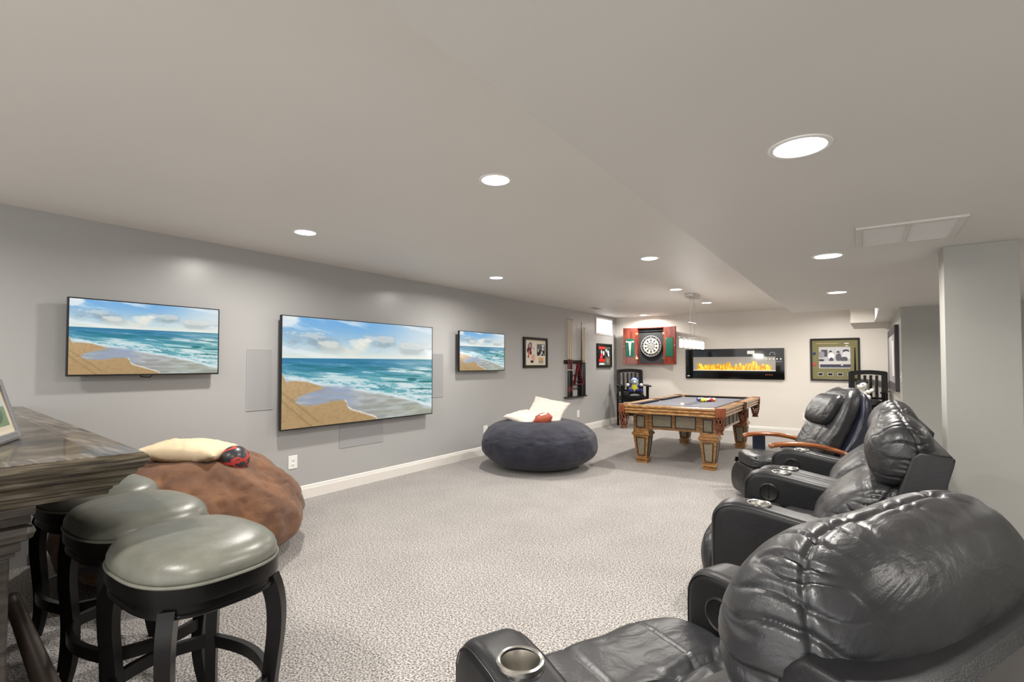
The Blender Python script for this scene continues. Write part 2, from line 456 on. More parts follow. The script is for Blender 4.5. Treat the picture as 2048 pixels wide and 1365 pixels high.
# ---- painted flat pictures (screens, photographs): a fine grid with a colour per vertex
def vnoise(u, v, seed, oct=5, per=0.55):
    out = np.zeros_like(u); amp = 1.0; tot = 0
    rs = np.random.RandomState(seed)
    for o in range(oct):
        g = rs.rand(64, 64)
        x = u * 2 ** o; y = v * 2 ** o
        xi = np.floor(x).astype(int); yi = np.floor(y).astype(int); fx = x - xi; fy = y - yi
        fx = fx * fx * (3 - 2 * fx); fy = fy * fy * (3 - 2 * fy)
        a = g[xi % 64, yi % 64]; b = g[(xi + 1) % 64, yi % 64]; c = g[xi % 64, (yi + 1) % 64]; d = g[(xi + 1) % 64, (yi + 1) % 64]
        out += amp * ((a * (1 - fx) + b * fx) * (1 - fy) + (c * (1 - fx) + d * fx) * fy)
        tot += amp; amp *= per
    return out / tot
def ss(a, b, x):
    t = np.clip((x - a) / (b - a), 0, 1); return t * t * (3 - 2 * t)
def mixc(c, k, col):
    return c * (1 - k[..., None]) + np.array(col)[None, None, :] * k[..., None]

def paint_mesh(name, img_srgb):
    """unit picture in the local X-Z plane (x 0..1, z 0..1), facing -Y; img rows run top to bottom, sRGB 0..1"""
    H, W = img_srgb.shape[:2]
    lin = np.where(img_srgb <= 0.04045, img_srgb / 12.92, ((np.clip(img_srgb, 0, 1) + 0.055) / 1.055) ** 2.4)
    xs = np.linspace(0, 1, W); zs = np.linspace(1, 0, H)
    X, Z = np.meshgrid(xs, zs)
    co = np.stack([X, np.zeros_like(X), Z], -1).reshape(-1, 3)
    idx = np.arange(H * W).reshape(H, W)
    q = np.stack([idx[1:, :-1], idx[1:, 1:], idx[:-1, 1:], idx[:-1, :-1]], -1).reshape(-1, 4)
    me = bpy.data.meshes.new(name)
    me.vertices.add(len(co)); me.vertices.foreach_set('co', co.astype(np.float32).ravel())
    me.loops.add(q.size); me.loops.foreach_set('vertex_index', q.astype(np.int32).ravel())
    me.polygons.add(len(q)); me.polygons.foreach_set('loop_start', (np.arange(len(q)) * 4).astype(np.int32))
    me.update(calc_edges=True)
    ca = me.color_attributes.new('Col', 'FLOAT_COLOR', 'POINT')
    ca.data.foreach_set('color', np.concatenate([lin.reshape(-1, 3), np.ones((H * W, 1))], 1).astype(np.float32).ravel())
    return me

def uvgrid(W, H):
    x = np.linspace(0, 1, W); y = np.linspace(0, 1, H)
    return np.meshgrid(x, y)      # y is measured from the top

def beach(W=420, H=236):
    x, y = uvgrid(W, H)
    c = np.zeros((H, W, 3)) + np.array([0.46, 0.70, 0.90])
    # sky
    c = mixc(c, ss(0.0, 0.37, y) * 0.85, (0.90, 0.93, 0.90))
    c = mixc(c, ss(0.45, 1.0, x) * 0.7 * (1 - ss(0.3, 0.4, y) * 0.4), (0.97, 0.97, 0.95))
    st = vnoise(x * 3 + y * 2, y * 14 - x * 5, 3)
    c = mixc(c, ss(0.5, 0.75, st) * 0.7 * (y < 0.37), (0.93, 0.96, 0.98))
    cl = vnoise(x * 9, y * 13, 11, 6, 0.65) * 1.25 - .125
    for cx_, cy_, w_, h_, col in ((0.17, 0.20, 0.17, 0.075, (0.58, 0.66, 0.71)), (0.42, 0.27, 0.08, 0.07, (0.93, 0.92, 0.86)), (0.58, 0.21, 0.11, 0.07, (0.62, 0.69, 0.71)),
                                  (0.85, 0.26, 0.13, 0.06, (0.72, 0.77, 0.77)), (0.27, 0.27, 0.06, 0.06, (0.80, 0.82, 0.80)), (0.03, 0.03, 0.08, 0.05, (0.95, 0.97, 0.98)), (0.48, 0.24, 0.05, 0.07, (0.96, 0.95, 0.90))):
        e = ((x - cx_) / w_) ** 2 + ((y - cy_) / h_) ** 2
        k = ss(2.3, -0.6, e + (cl - 0.5) * 5.5)
        c = mixc(c, k * 0.85 * (y < 0.37), col)
        kt = ss(1.2, 0.5, ((x - cx_) / (w_ * 0.9)) ** 2 + ((y - cy_ + h_ * 0.6) / (h_ * 0.5)) ** 2 + (cl - 0.5) * 6.0)
        c = mixc(c, kt * 0.45 * (y < 0.37), (0.97, 0.97, 0.95))
    c = mixc(c, ss(0.30, 0.37, y) * 0.5 * (y < 0.37), (0.97, 0.97, 0.90))
    # sea
    hz = 0.372
    sea = np.zeros_like(c) + np.array([0.20, 0.50, 0.66])
    sea = mixc(sea, ss(hz, 0.62, y), (0.36, 0.66, 0.71))
    sea = mixc(sea, ss(0.5, 1.0, x) * 0.45, (0.66, 0.80, 0.79))
    wn = vnoise(x * 5 + y * 3, y * 46 - x * 6, 21, 5, 0.6)
    sea = mixc(sea, ss(0.50, 0.70, wn) * ss(hz, 0.48, y) * 0.85, (0.90, 0.95, 0.95))
    sea = mixc(sea, ss(0.42, 0.25, wn) * 0.6, (0.10, 0.45, 0.50))
    fo = vnoise(x * 22, y * 50 - x * 12, 33, 5, 0.7)
    surf = ss(0.50, 0.62, y - 0.18 * (x - 0.3)) 
    sea = mixc(sea, surf * ss(0.40, 0.62, fo) * 0.9, (0.88, 0.93, 0.95))
    for wx, wy, ww, dz in ((0.60, 0.48, 0.10, 0.006), (0.83, 0.60, 0.045, 0.022), (0.95, 0.63, 0.08, 0.014), (0.92, 0.71, 0.10, 0.010), (0.72, 0.62, 0.12, 0.008), (0.86, 0.50, 0.1, 0.006), (0.35, 0.46, 0.05, 0.006), (0.95, 0.51, 0.06, 0.008), (0.55, 0.46, 0.12, 0.005), (0.12, 0.44, 0.1, 0.005)):
        e = ((x - wx) / ww) ** 2 + ((y - wy - 0.06 * (x - wx)) / dz) ** 2
        sea = mixc(sea, ss(1.3, 0.3, e + (fo - 0.5)) * 0.85, (0.05, 0.42, 0.44))
    c = np.where((y > hz)[..., None], sea, c)
    # wet sand and thin water: below a diagonal shoreline
    nb = vnoise(x * 6, y * 6, 44)
    shore = 0.555 + 0.36 * x ** 1.35 + (nb - 0.5) * 0.07
    wet = np.zeros_like(c) + np.array([0.66, 0.66, 0.66]); wet = mixc(wet, ss(0.3, 0.9, x), (0.66, 0.68, 0.62)); 
    rp = vnoise(x * 10, y * 40, 55)
    wet = mixc(wet, ss(0.45, 0.7, rp) * 0.5, (0.78, 0.83, 0.86)); wet = mixc(wet, ss(0.5, 0.3, rp) * 0.3, (0.50, 0.50, 0.50))
    k = ss(-0.01, 0.03, y - shore)
    c = c * (1 - k[..., None]) + wet * k[..., None]
    c = mixc(c, np.exp(-((y - shore) / 0.018) ** 2) * 0.8, (0.92, 0.95, 0.96))
    # dry sand
    n2 = vnoise(x * 9, y * 7, 66) - 0.5
    jag = n2 * 0.035 + (vnoise(x * 34, y * 26, 71, 3) - 0.5) * 0.012
    edge = np.interp(x, [0, 0.06, 0.10, 0.17, 0.25, 0.35, 0.362, 0.37, 0.43, 0.50, 0.56, 0.6], [0.5, 0.765, 0.79, 0.812, 0.79, 0.778, 0.80, 0.85, 0.90, 0.935, 0.99, 1.1])
    lo = ss(-0.008, 0.008, y - edge - jag) * (x < 0.6)
    topy = np.interp(x, [0, 0.05, 0.12, 0.18, 0.22, 0.235], [0.60, 0.575, 0.585, 0.615, 0.648, 0.70])
    boty = np.interp(x, [0, 0.055, 0.08, 0.13, 0.19, 0.235], [1.2, 0.80, 0.735, 0.70, 0.672, 0.648])
    up = ss(-0.008, 0.010, y - topy - jag * 0.6) * ss(0.012, -0.012, y - boty - jag) * (x < 0.24)
    col_s = np.zeros_like(c) + np.array([0.76, 0.64, 0.47])
    col_s = mixc(col_s, ss(0.6, 1.0, y) * 0.5, (0.66, 0.54, 0.36)); sp = vnoise(x * 70, y * 60, 77, 3)
    col_s = mixc(col_s, ss(0.45, 0.8, sp) * 0.25, (0.52, 0.41, 0.26))
    ln = np.exp(-((y - 0.78 - (x - 0.02) * 1.6) / 0.012) ** 2) + np.exp(-((y - 0.70 - (x - 0.02) * 1.5) / 0.010) ** 2)
    col_s = mixc(col_s, np.clip(ln, 0, 1) * 0.35 * (x < 0.2), (0.48, 0.38, 0.26))
    pool = ss(-0.01, 0.03, y - boty + 0.02) * ss(0.0, -0.03, y - edge) * ss(0.46, 0.34, x) * ss(0.05, 0.08, x)
    ps = vnoise(x * 14, y * 44, 91, 4)
    c = mixc(c, pool * (0.45 + 0.5 * ss(0.3, 0.7, ps)), (0.60, 0.66, 0.76))
    c = mixc(c, ss(0.30, 0.05, x) * pool * ss(0.55, 0.75, ps) * 0.5, (0.80, 0.76, 0.68))
    k = np.clip(up + lo, 0, 1)
    c = c * (1 - k[..., None]) + col_s * k[..., None]
    fl = np.exp(-((y - edge - jag) / 0.008) ** 2) * ((x > 0.35) & (x < 0.6))
    c = mixc(c, fl * 0.85, (0.97, 0.97, 0.95))
    return np.clip(c, 0, 1)

def flames(W=300, H=60):
    x, y = uvgrid(W, H)
    c = np.zeros((H, W, 3)) + np.array([0.56, 0.51, 0.45])
    c = mixc(c, ss(0.0, 1.0, x) * 0.4, (0.66, 0.64, 0.60))
    c = mixc(c, ss(0.5, 0, y) * 0.3, (0.40, 0.37, 0.34))
    inside = ss(0.035, 0.07, x) * ss(0.965, 0.93, x)
    n1 = vnoise(x * 46 + 2 * y, y * 1.5, 5, 3); n0 = vnoise(x * 12, y * 0 + 1, 6, 2)
    tipy = 0.86 - 0.75 * (n1 * 0.65 + n0 * 0.35)
    k = ss(-0.02, 0.12, y - tipy) * inside
    c = mixc(c, k, (0.93, 0.66, 0.05))
    n2 = vnoise(x * 80, y * 4 + 3, 8, 3)
    c = mixc(c, k * ss(0.45, 0.7, n2) * 0.9, (1.0, 0.93, 0.30))
    c = mixc(c, k * ss(0.45, 0.25, n2) * 0.6, (0.70, 0.42, 0.06))
    c = mixc(c, ss(0.955, 0.97, y), (0.92, 0.86, 0.76))
    return np.clip(c, 0, 1)

def blobs(W, H, bg, items, noise_amt=0.0, seed=1):
    x, y = uvgrid(W, H)
    c = np.zeros((H, W, 3)) + np.array(bg)
    nn = vnoise(x * 12, y * 12, seed) - 0.5
    for it in items:
        if it[0] == 'r':
            _, x0, y0, x1, y1, col = it
            k = ((x >= x0) & (x <= x1) & (y >= y0) & (y <= y1)).astype(float)
        else:
            _, cx_, cy_, rx, ry, col = it
            k = ss(1.2, 0.85, ((x - cx_) / rx) ** 2 + ((y - cy_) / ry) ** 2 + nn * 0.5)
        c = mixc(c, k, col)
    if noise_amt: c = np.clip(c + (vnoise(x * 40, y * 40, seed + 9, 3)[..., None] - 0.5) * noise_amt, 0, 1)
    return c

def picture(name, me, material, parent, loc, size, rz=0.0):
    """painted unit mesh placed with its lower-left corner at loc (parent space), facing local -Y turned by rz"""
    if not me.materials: me.materials.append(material)
    o = bpy.data.objects.new(name, me); C.objects.link(o)
    o.parent = parent; o.location = loc; o.scale = (size[0], 1, size[1]); o.rotation_euler = (0, 0, rz)
    return o

def text_bm(mb, s, size, mtx, depth=0.0, mi=0):
    cu = bpy.data.curves.new('t', 'FONT'); cu.body = s; cu.size = size; cu.align_x = 'CENTER'; cu.align_y = 'CENTER'; cu.extrude = depth; cu.resolution_u = 2
    o = bpy.data.objects.new('t', cu); C.objects.link(o)
    bpy.context.view_layer.update()
    me = bpy.data.meshes.new_from_object(o.evaluated_get(bpy.context.evaluated_depsgraph_get()))
    n0 = len(mb.bm.verts); f0 = len(mb.bm.faces)
    mb.bm.from_mesh(me)
    mb.bm.verts.ensure_lookup_table(); mb.bm.faces.ensure_lookup_table()
    for v in mb.bm.verts[n0:]: v.co = mtx @ v.co
    for f in mb.bm.faces[f0:]: f.material_index = mi
    bpy.data.objects.remove(o); bpy.data.curves.remove(cu); bpy.data.meshes.remove(me)
STAND = Matrix.Rotation(pi / 2, 4, 'X')      # text in XY plane -> upright, facing -Y

# ================================================================== ROOM
struct(MB().b2((XL - .1, YN, -.1), (XE + .1, YB + .1, 0)).build('floor', M['carpet'], smooth=False))
struct(MB().b2((XL - .1, YN, ZC), (XE + .1, YB + .1, ZC + .1)).build('ceiling', M['ceiling'], smooth=False))
struct(MB().prism([(XS, YN), (XE, YN), (XE, YS), (XR + .001, YS), (XR + .001, YB), (0.225, YB), (0.225, YS), (XS, YS)], 'z', ZS, ZC - .0005).build('ceiling_lowered_section', M['soffit'], smooth=False))
struct(MB().b2((XL - .1, YN, 0), (XL, YB + .1, ZC)).build('wall_left', M['wall_left'], smooth=False))
struct(MB().b2((XL, YB, 0), (XR + .1, YB + .1, ZC)).build('wall_back', M['wall_back'], smooth=False))
struct(MB().b2((XR, YS, 0), (XR + .1, YB, ZS)).build('wall_alcove', M['wall_pale'], smooth=False))
struct(MB().b2((XR + .1, YS, 0), (XE, YS + .1, ZS)).build('wall_far_right', M['wall_pale'], smooth=False))
struct(MB().b2((XE, YN, 0), (XE + .1, YS + .1, ZC)).build('wall_right', M['wall_pale'], smooth=False))
struct(MB().b2((-0.115, 10.57, ZS), (0.2245, YB - .0005, ZC - .0005)).build('trim_1', M['wall_back'], smooth=False))
struct(MB().b2((0.432, 4.0, 0), (0.765, 4.22, ZS - .0005), bev=.002).build('wall_pillar', M['wall_pale'], smooth=False))

def baseboard(name, p0, p1, n):
    """moulded skirting from p0 to p1 with outward normal n"""
    p0 = Vector((*p0, 0)); p1 = Vector((*p1, 0)); n = Vector((*n, 0))
    prof = [(0, 0), (.016, 0), (.016, .095), (.013, .100), (.013, .106), (.010, .112), (.011, .120), (.007, .128), (.004, .132), (0, .132)]
    mb = MB(); a = [mb.bm.verts.new(p0 + n * d + Vector((0, 0, z))) for d, z in prof]; b = [mb.bm.verts.new(p1 + n * d + Vector((0, 0, z))) for d, z in prof]
    k = len(prof)
    for i in range(k): mb.bm.faces.new((a[i], a[(i + 1) % k], b[(i + 1) % k], b[i]))
    mb.bm.faces.new(a[::-1]); mb.bm.faces.new(b)
    struct(mb.build(name, M['trim'], smooth=False))
baseboard('baseboard_left', (XL, 0.95), (XL, YB - .017), (1, 0))
baseboard('baseboard_back', (XL, YB), (XR - .017, YB), (0, -1))
baseboard('baseboard_alcove', (XR, YS + .0), (XR, YB), (-1, 0))
baseboard('baseboard_far_right', (XR, YS), (XE, YS), (0, -1))

# high basement window with a closed white blind
wn = struct(MB().b2((XL, 9.735, 1.985), (XL + .02, 10.59, 2.36), bev=.004).build('window_1', M['white'], smooth=False))
b_ = MB().b2((XL + .015, 9.775, 2.02), (XL + .026, 10.55, 2.335)); b_.build('window_blind', M['windowglow'], wn, smooth=False)
MB().b2((XL + .02, 9.77, 2.32), (XL + .045, 10.555, 2.352), bev=.004).b2((XL + .02, 9.77, 2.005), (XL + .035, 10.555, 2.022), bev=.003).build('window_headrail', M['white'], wn, smooth=False)

# ================================================================== LIGHTS
def downlight(x, y, z, label, lamp=1.0, group='recessed ceiling downlights'):
    t = thing('downlight', label, 'ceiling light', (x, y, z), 0, group)
    MB().lathe([(.076, .002), (.078, -.004), (.086, -.006), (.094, -.003), (.096, .002)], n=48, cap=False).build('trim_ring', M['white'], t)
    MB().lathe([(.0765, .0035), (.0765, -.0015), (.05, -.003), (.001, -.0035)], n=40, cap=True).build('lens', M['lens'], t)
    l = bpy.data.lights.new('downlight_lamp', 'AREA'); l.shape = 'DISK'; l.size = .13; l.energy = LAMP_W * lamp; l.color = LAMP_C; l.spread = R(165)
    lo = bpy.data.objects.new('downlight_lamp', l); C.objects.link(lo); lo.parent = t; lo.location = (0, 0, -.007)
    return t
for x, y, z, lab, k in (
    (-3.62, 2.32, ZC, 'round recessed downlight above the left television', 1.0),
    (-1.69, 2.27, ZC, 'large bright round downlight nearest on the high ceiling, in mid room', 1.0),
    (-3.62, 4.88, ZC, 'small round downlight near the grey wall, above the small television', 1.0),
    (-1.70, 4.85, ZC, 'round downlight between the mid-room light and the pool table', 1.0),
    (-2.11, 7.10, ZC, 'downlight in front of the pendant canopy over the pool table', 1.25),
    (-2.14, 8.96, ZC, 'downlight just behind the pendant canopy, near the fireplace', 1.3),
    (-3.80, 10.45, ZC, 'downlight in the far corner above the dartboard cabinet', 1.0),
    (-0.15, 1.88, ZS, 'largest downlight, nearest on the lowered ceiling at right', .8),
    (-0.16, 3.90, ZS, 'downlight on the lowered ceiling beside the air grille', .8),
    (-0.17, 5.95, ZS, 'farthest downlight on the lowered ceiling, before the alcove', .8),
    (-3.62, -0.25, ZC, 'unseen added downlight over the bar behind the viewpoint', 1.0),  # this and the following rows are unseen lamps added for fill light
    (-1.69, -0.25, ZC, 'unseen added downlight behind the viewpoint on the high ceiling', 1.0),
    (-0.15, -0.15, ZS, 'unseen added downlight behind the viewpoint on the lowered ceiling', .9),
    (2.1, 1.9, ZS, 'unseen added downlight over the side area right of the recliners', 1.0),
    (2.1, 5.5, ZS, 'unseen added downlight over the side area behind the pillar', 1.0)):
    downlight(x, y, z, lab, k)
# the light in the recess over the right-hand end of the pool room
downlight(-0.30, 9.6, ZC, 'downlight hidden behind the lowered ceiling before the alcove', 1.1)

# pendant over the pool table
pt = thing('pendant_light', 'six-shade glass bar pendant hanging over the pool table', 'pendant light', (-2.07, 7.78, ZC))
MB().prism([(-.06, -.20), (.06, -.20), (.085, -.10), (.085, .10), (.06, .20), (-.06, .20), (-.085, .10), (-.085, -.10)], 'z', -.045, 0, bev=.004).build('canopy', M['nickel'], pt, smooth=False)
MB().tube([(0, -.17, -.44), (0, .17, -.44)], .013, 12).ball((0, -.17, -.44), .016, 10, 8).ball((0, .17, -.44), .016, 10, 8).build('spreader_bar', M['nickel'], pt)
for sy in (-.11, .11):
    MB().tube([(0, sy, -.045), (0, sy, -.44)], .004, 8).tube([(0, sy, -.44), (0, sy, -.66)], .002, 6).build('cord', M['nickel'], pt)
MB().b2((-.015, -.68, -.685), (.015, .68, -.665), bev=.003).build('light_bar', M['nickel'], pt, smooth=False)
for k in range(6):
    y = -.58 + k * .232
    s_ = MB().b2((-.0225, y - .022, -.815), (.0225, y + .022, -.70), bev=.004).build('glass_shade', M['shade'], pt, smooth=False)
    MB().b2((-.02, y - .02, -.70), (.02, y + .02, -.684), bev=.002).build('shade_cap', M['nickel'], s_, smooth=False)
    l = bpy.data.lights.new('pendant_lamp', 'POINT'); l.energy = 2.0; l.color = LAMP_C; l.shadow_soft_size = .03
    lo = bpy.data.objects.new('pendant_lamp', l); C.objects.link(lo); lo.parent = pt; lo.location = (0, y, -.84)

# ceiling grilles
g = thing('return_air_grille', 'large white return air grille on the lowered ceiling by the pillar', 'air vent', (0.22, 3.43, ZS))
fr = MB()
for c_, d_ in (((0, -.235, -.006), (.45, .03, .012)), ((0, .235, -.006), (.45, .03, .012)), ((-.21, 0, -.006), (.03, .44, .012)), ((.21, 0, -.006), (.03, .44, .012)), ((0.0, 0, -.006), (.018, .44, .012))): fr.box(c_, d_, .002)
fr.build('grille_frame', M['offwhite'], g, smooth=False)
sl = MB()
for i in range(30):
    sl.box((0, -.215 + i * .0148, -.005), (.40, .010, .003), rot=Matrix.Rotation(R(28), 4, 'X'))
sl.build('louvers', M['offwhite'], g, smooth=False)
MB().b2((-.2, -.22, -.0015), (.2, .22, -.0005)).build('duct_shade_sheet', mat('dim_duct', (.30, .29, .27), .8), g, smooth=False)  # flat sheet behind the louvers; the dimness of the duct is in its colour
for sx in (-.21, .21):
    for sy in (-.2, .2): MB().lathe([(.004, -.0125), (.001, -.0135)], (sx, sy, 0), n=10).build('screw', M['nickel'], g)
g = thing('supply_air_register', 'small slotted air register on the ceiling near the basement window', 'air vent', (-4.07, 8.62, ZC))
MB().box((0, 0, -.005), (.13, .34, .008), .003).build('register_plate', M['offwhite'], g, smooth=False)
sl = MB()
for i in range(5): sl.box((-.04 + i * .02, 0, -.010), (.012, .29, .004), rot=Matrix.Rotation(R(25), 4, 'Y'))
sl.build('louvers', M['nickel'], g, smooth=False)
g = thing('ceiling_speaker', 'flush round white speaker cover on the ceiling above the cue rack', 'ceiling speaker', (-3.25, 7.98, ZC))
MB().lathe([(.118, .001), (.118, -.004), (.108, -.006), (.104, -.004)], n=40, cap=False).build('rim', M['white'], g)
MB().lathe([(.105, .0), (.105, -.0035), (.001, -.0045)], n=40).build('grille_cloth', M['offwhite'], g)

# ================================================================== LEFT WALL  (local frame: x along the wall, z up, -y into the room)
RZL = pi / 2
scr_me = paint_mesh('screen_picture', beach())
scr_me.materials.append(M['screen'])
def tv(y0, y1, z0, z1, label, off=.10, thick=.03):
    w_, h_ = y1 - y0, z1 - z0
    t = thing('television', label, 'television', (XL, y0, z0), RZL, 'televisions on the grey wall')
    b = .008
    f = MB()
    for lo, hi in (((0, -off, 0), (b, -off + thick, h_)), ((w_ - b, -off, 0), (w_, -off + thick, h_)), ((b, -off, h_ - b), (w_ - b, -off + thick, h_)), ((b, -off, 0), (w_ - b, -off + thick, b * 1.6))): f.b2(lo, hi, .0015)
    f.build('bezel', M['plastic'], t, smooth=False)
    MB().b2((.004, -off + .008, .004), (w_ - .004, -off + thick + .002, h_ - .004)).build('rear_cover', M['plastic'], t, smooth=False)
    MB().b2((w_ * .12, -off + thick, h_ * .05), (w_ * .88, -off + thick + .025, h_ * .62), bev=.01).build('electronics_housing', M['black'], t, smooth=False)
    picture('screen', scr_me, M['screen'], t, (b, -off + .004, b * 1.6), (w_ - 2 * b, h_ - 2.6 * b))
    m = MB().b2((w_ / 2 - .2, -.012, h_ / 2 - .15), (w_ / 2 + .2, -.0005, h_ / 2 + .15))
    for sx in (-.13, .13): m.b2((w_ / 2 + sx - .015, -off + thick + .02, h_ / 2 - .16), (w_ / 2 + sx + .015, -.01, h_ / 2 + .16))
    m.build('wall_bracket', M['black'], t, smooth=False)
    return t
t1 = tv(1.085, 2.085, 1.266, 1.822, 'television on the grey wall nearest the bar, leftmost of the three')
MB().tube([(.42, -.075, .02), (.45, -.078, -.012), (.5, -.08, -.016), (.54, -.078, .02)], .004, 8).build('power_cord', M['black'], t1)
tv(2.645, 4.69, .715, 1.822, 'very large television in the middle of the grey wall, between the speakers', .105, .035)
tv(5.22, 6.285, 1.248, 1.812, 'television on the grey wall beside the first framed display')

def wall_speaker(y0, y1, z0, z1, label):
    w_, h_ = y1 - y0, z1 - z0
    t = thing('wall_speaker', label, 'speaker', (XL, y0, z0), RZL, 'flush speakers around the large television')
    f = MB(); b = .006
    for lo, hi in (((0, -.007, 0), (b, 0, h_)), ((w_ - b, -.007, 0), (w_, 0, h_)), ((b, -.007, h_ - b), (w_ - b, 0, h_)), ((b, -.007, 0), (w_ - b, 0, b))): f.b2(lo, hi)
    f.build('speaker_frame', M['wall_left'], t, smooth=False)
    MB().b2((b, -.0055, b), (w_ - b, -.0005, h_ - b)).build('grille', M['speaker'], t, smooth=False)
wall_speaker(2.373, 2.62, .922, 1.491, 'grey in-wall speaker grille left of the large television')
wall_speaker(4.71, 5.0, .912, 1.49, 'grey in-wall speaker grille right of the large television')
wall_speaker(3.375, 3.971, .447, .69, 'wide grey speaker grille under the large television')

def outlet(loc, rz, label, kind='outlet', w_=.075, h_=.122):
    t = thing('wall_outlet' if kind == 'outlet' else 'light_switch', label, 'outlet' if kind == 'outlet' else 'switch', loc, rz, 'white wall plates')
    MB().b2((-w_ / 2, -.006, -h_ / 2), (w_ / 2, 0, h_ / 2), bev=.003).build('cover_plate', M['white'], t, smooth=False)
    if kind == 'outlet':
        for z in (-.022, .022):
            s = MB().lathe([(.016, 0), (.016, .003), (.014, .004)], (0, -.006, z), n=24, axis='y').build('socket', M['white'], t)
            MB().b2((-.008, -.0106, z - .002), (-.006, -.0098, z + .007)).b2((.006, -.0106, z - .002), (.008, -.0098, z + .007)).b2((-.002, -.0106, z - .010), (.002, -.0098, z - .006)).build('slots', M['plastic'], s, smooth=False)
    else:
        MB().b2((-.006, -.016, -.012), (.006, -.006, .010), bev=.002).build('toggle', M['white'], t, smooth=False)
outlet((XL, 2.838, .385), RZL, 'white wall outlet beside the brown bean bag', w_=.095, h_=.13)
outlet((XL, 5.93, .362), RZL, 'white wall outlet behind the left edge of the navy bean bag', w_=.095, h_=.14)
outlet((XL, 8.93, .362), RZL, 'white wall outlet below the cue rack', w_=.095, h_=.14)
outlet((-.84, YB, .36), 0, 'white wall outlet on the back wall behind the massage chair', w_=.09, h_=.14)
outlet((XR, 8.02, 1.19), -pi / 2, 'white light switch on the alcove wall near its outer corner', 'switch')
tag(MB().ball((XL + .012, 8.9 + .62, 2.37), .02, 12, 8, (.5, 1, 1)).build('wall_sensor', M['white']), 'tiny white sensor on the grey wall just under the ceiling', 'sensor')

def frame_box(mb, w_, h_, b, d, bev=.003):
    mb.b2((0, -d, 0), (b, 0, h_), bev).b2((w_ - b, -d, 0), (w_, 0, h_), bev).b2((b, -d, h_ - b), (w_ - b, 0, h_), bev).b2((b, -d, 0), (w_ - b, 0, b), bev)
    return mb
# framed display 1
w_, h_ = .765, .52
t = thing('framed_display', 'black framed sports display with cream mat, beside the small television', 'picture', (XL, 6.94, 1.286), RZL, 'framed sports displays')
frame_box(MB(), w_, h_, .045, .035).build('frame', M['black'], t, smooth=False)
MB().b2((.04, -.012, .04), (w_ - .04, -.002, h_ - .04)).build('mat_board', M['creammat'], t, smooth=False)
ph = blobs(90, 120, (.86, .83, .80), [('e', .42, .24, .24, .17, (.50, .38, .36)), ('e', .50, .12, .14, .08, (.45, .33, .32)), ('r', .34, .12, .50, .40, (.74, .64, .60)), ('e', .32, .40, .24, .14, (.36, .10, .18)), ('e', .36, .55, .16, .13, (.78, .40, .32)), ('e', .52, .52, .10, .09, (.12, .07, .07)),
    ('e', .28, .70, .13, .07, (.45, .36, .18)), ('e', .46, .80, .16, .22, (.88, .80, .72)), ('e', .82, .72, .26, .14, (.84, .65, .62)), ('e', .66, .92, .18, .06, (.10, .08, .10)), ('e', .84, .33, .04, .05, (.45, .42, .40))], .08, 3)
picture('photograph', paint_mesh('ph1', ph), M['picture'], t, (.085, -.0135, .075), (.28, .375))
ph = blobs(70, 70, (.36, .38, .38), [('r', 0, .52, 1, 1, (.05, .05, .06)), ('e', .76, .14, .16, .09, (.9, .9, .9)), ('e', .74, .42, .12, .16, (.85, .86, .88)), ('e', .16, .55, .08, .14, (.75, .76, .78)), ('e', .6, .75, .1, .14, (.85, .85, .86)), ('e', .45, .92, .12, .07, (.8, .8, .8)), ('e', .85, .88, .05, .12, (.6, .6, .62))], .1, 5)
picture('black_and_white_photograph', paint_mesh('ph2', ph), M['picture'], t, (.43, -.0135, .21), (.26, .20))
ph = blobs(40, 50, (.70, .65, .56), [('r', 0.05, .05, .95, .45, (.82, .66, .46)), ('r', 0.05, .5, .95, .95, (.64, .60, .55))], .12, 6)
picture('plaque', paint_mesh('ph3', ph), M['picture'], t, (.48, -.0135, .075), (.16, .10))
# framed display 2
w_, h_ = .745, .52
t = thing('framed_display', 'black framed sports display with red panel, under the basement window', 'picture', (XL, 9.79, 1.272), RZL, 'framed sports displays')
frame_box(MB(), w_, h_, .05, .035).build('frame', M['black'], t, smooth=False)
MB().b2((.045, -.012, .045), (w_ - .045, -.002, h_ - .045)).build('mat_board', M['greenmat'], t, smooth=False)
ph = blobs(80, 120, (.06, .05, .08), [('r', 0, 0, 1, .15, (.92, .22, .20)), ('r', 0, .68, 1, .84, (.88, .16, .12)), ('e', .48, .30, .10, .12, (.95, .80, .78)), ('e', .50, .50, .20, .10, (.80, .16, .20)), ('e', .80, .36, .13, .13, (.85, .85, .90)), ('e', .45, .6, .2, .08, (.85, .3, .35)), ('r', 0, .86, 1, 1, (.35, .40, .40)), ('e', .5, .97, .45, .07, (.90, .90, .88))], .08, 7)
picture('photograph', paint_mesh('ph4', ph), M['picture'], t, (.065, -.0135, .06), (.335, .40))
ph = blobs(60, 60, (.12, .12, .16), [('e', .2, .2, .2, .22, (.62, .72, .70)), ('e', .6, .5, .22, .34, (.78, .82, .88)), ('e', .35, .65, .12, .3, (.06, .06, .07)), ('e', .72, .85, .14, .18, (.92, .92, .95)), ('e', .3, .45, .08, .12, (.9, .5, .5))], .1, 8)
picture('small_photograph', paint_mesh('ph5', ph), M['picture'], t, (.43, -.0135, .245), (.24, .165))
ph = blobs(40, 50, (.45, .46, .42), [('r', 0, 0, 1, .1, (.75, .3, .28)), ('r', .88, 0, 1, 1, (.75, .3, .28)), ('r', .2, .25, .7, .32, (.6, .6, .56)), ('r', .2, .5, .7, .57, (.6, .6, .56))], .08, 9)
picture('plaque', paint_mesh('ph6', ph), M['picture'], t, (.475, -.0135, .085), (.14, .115))

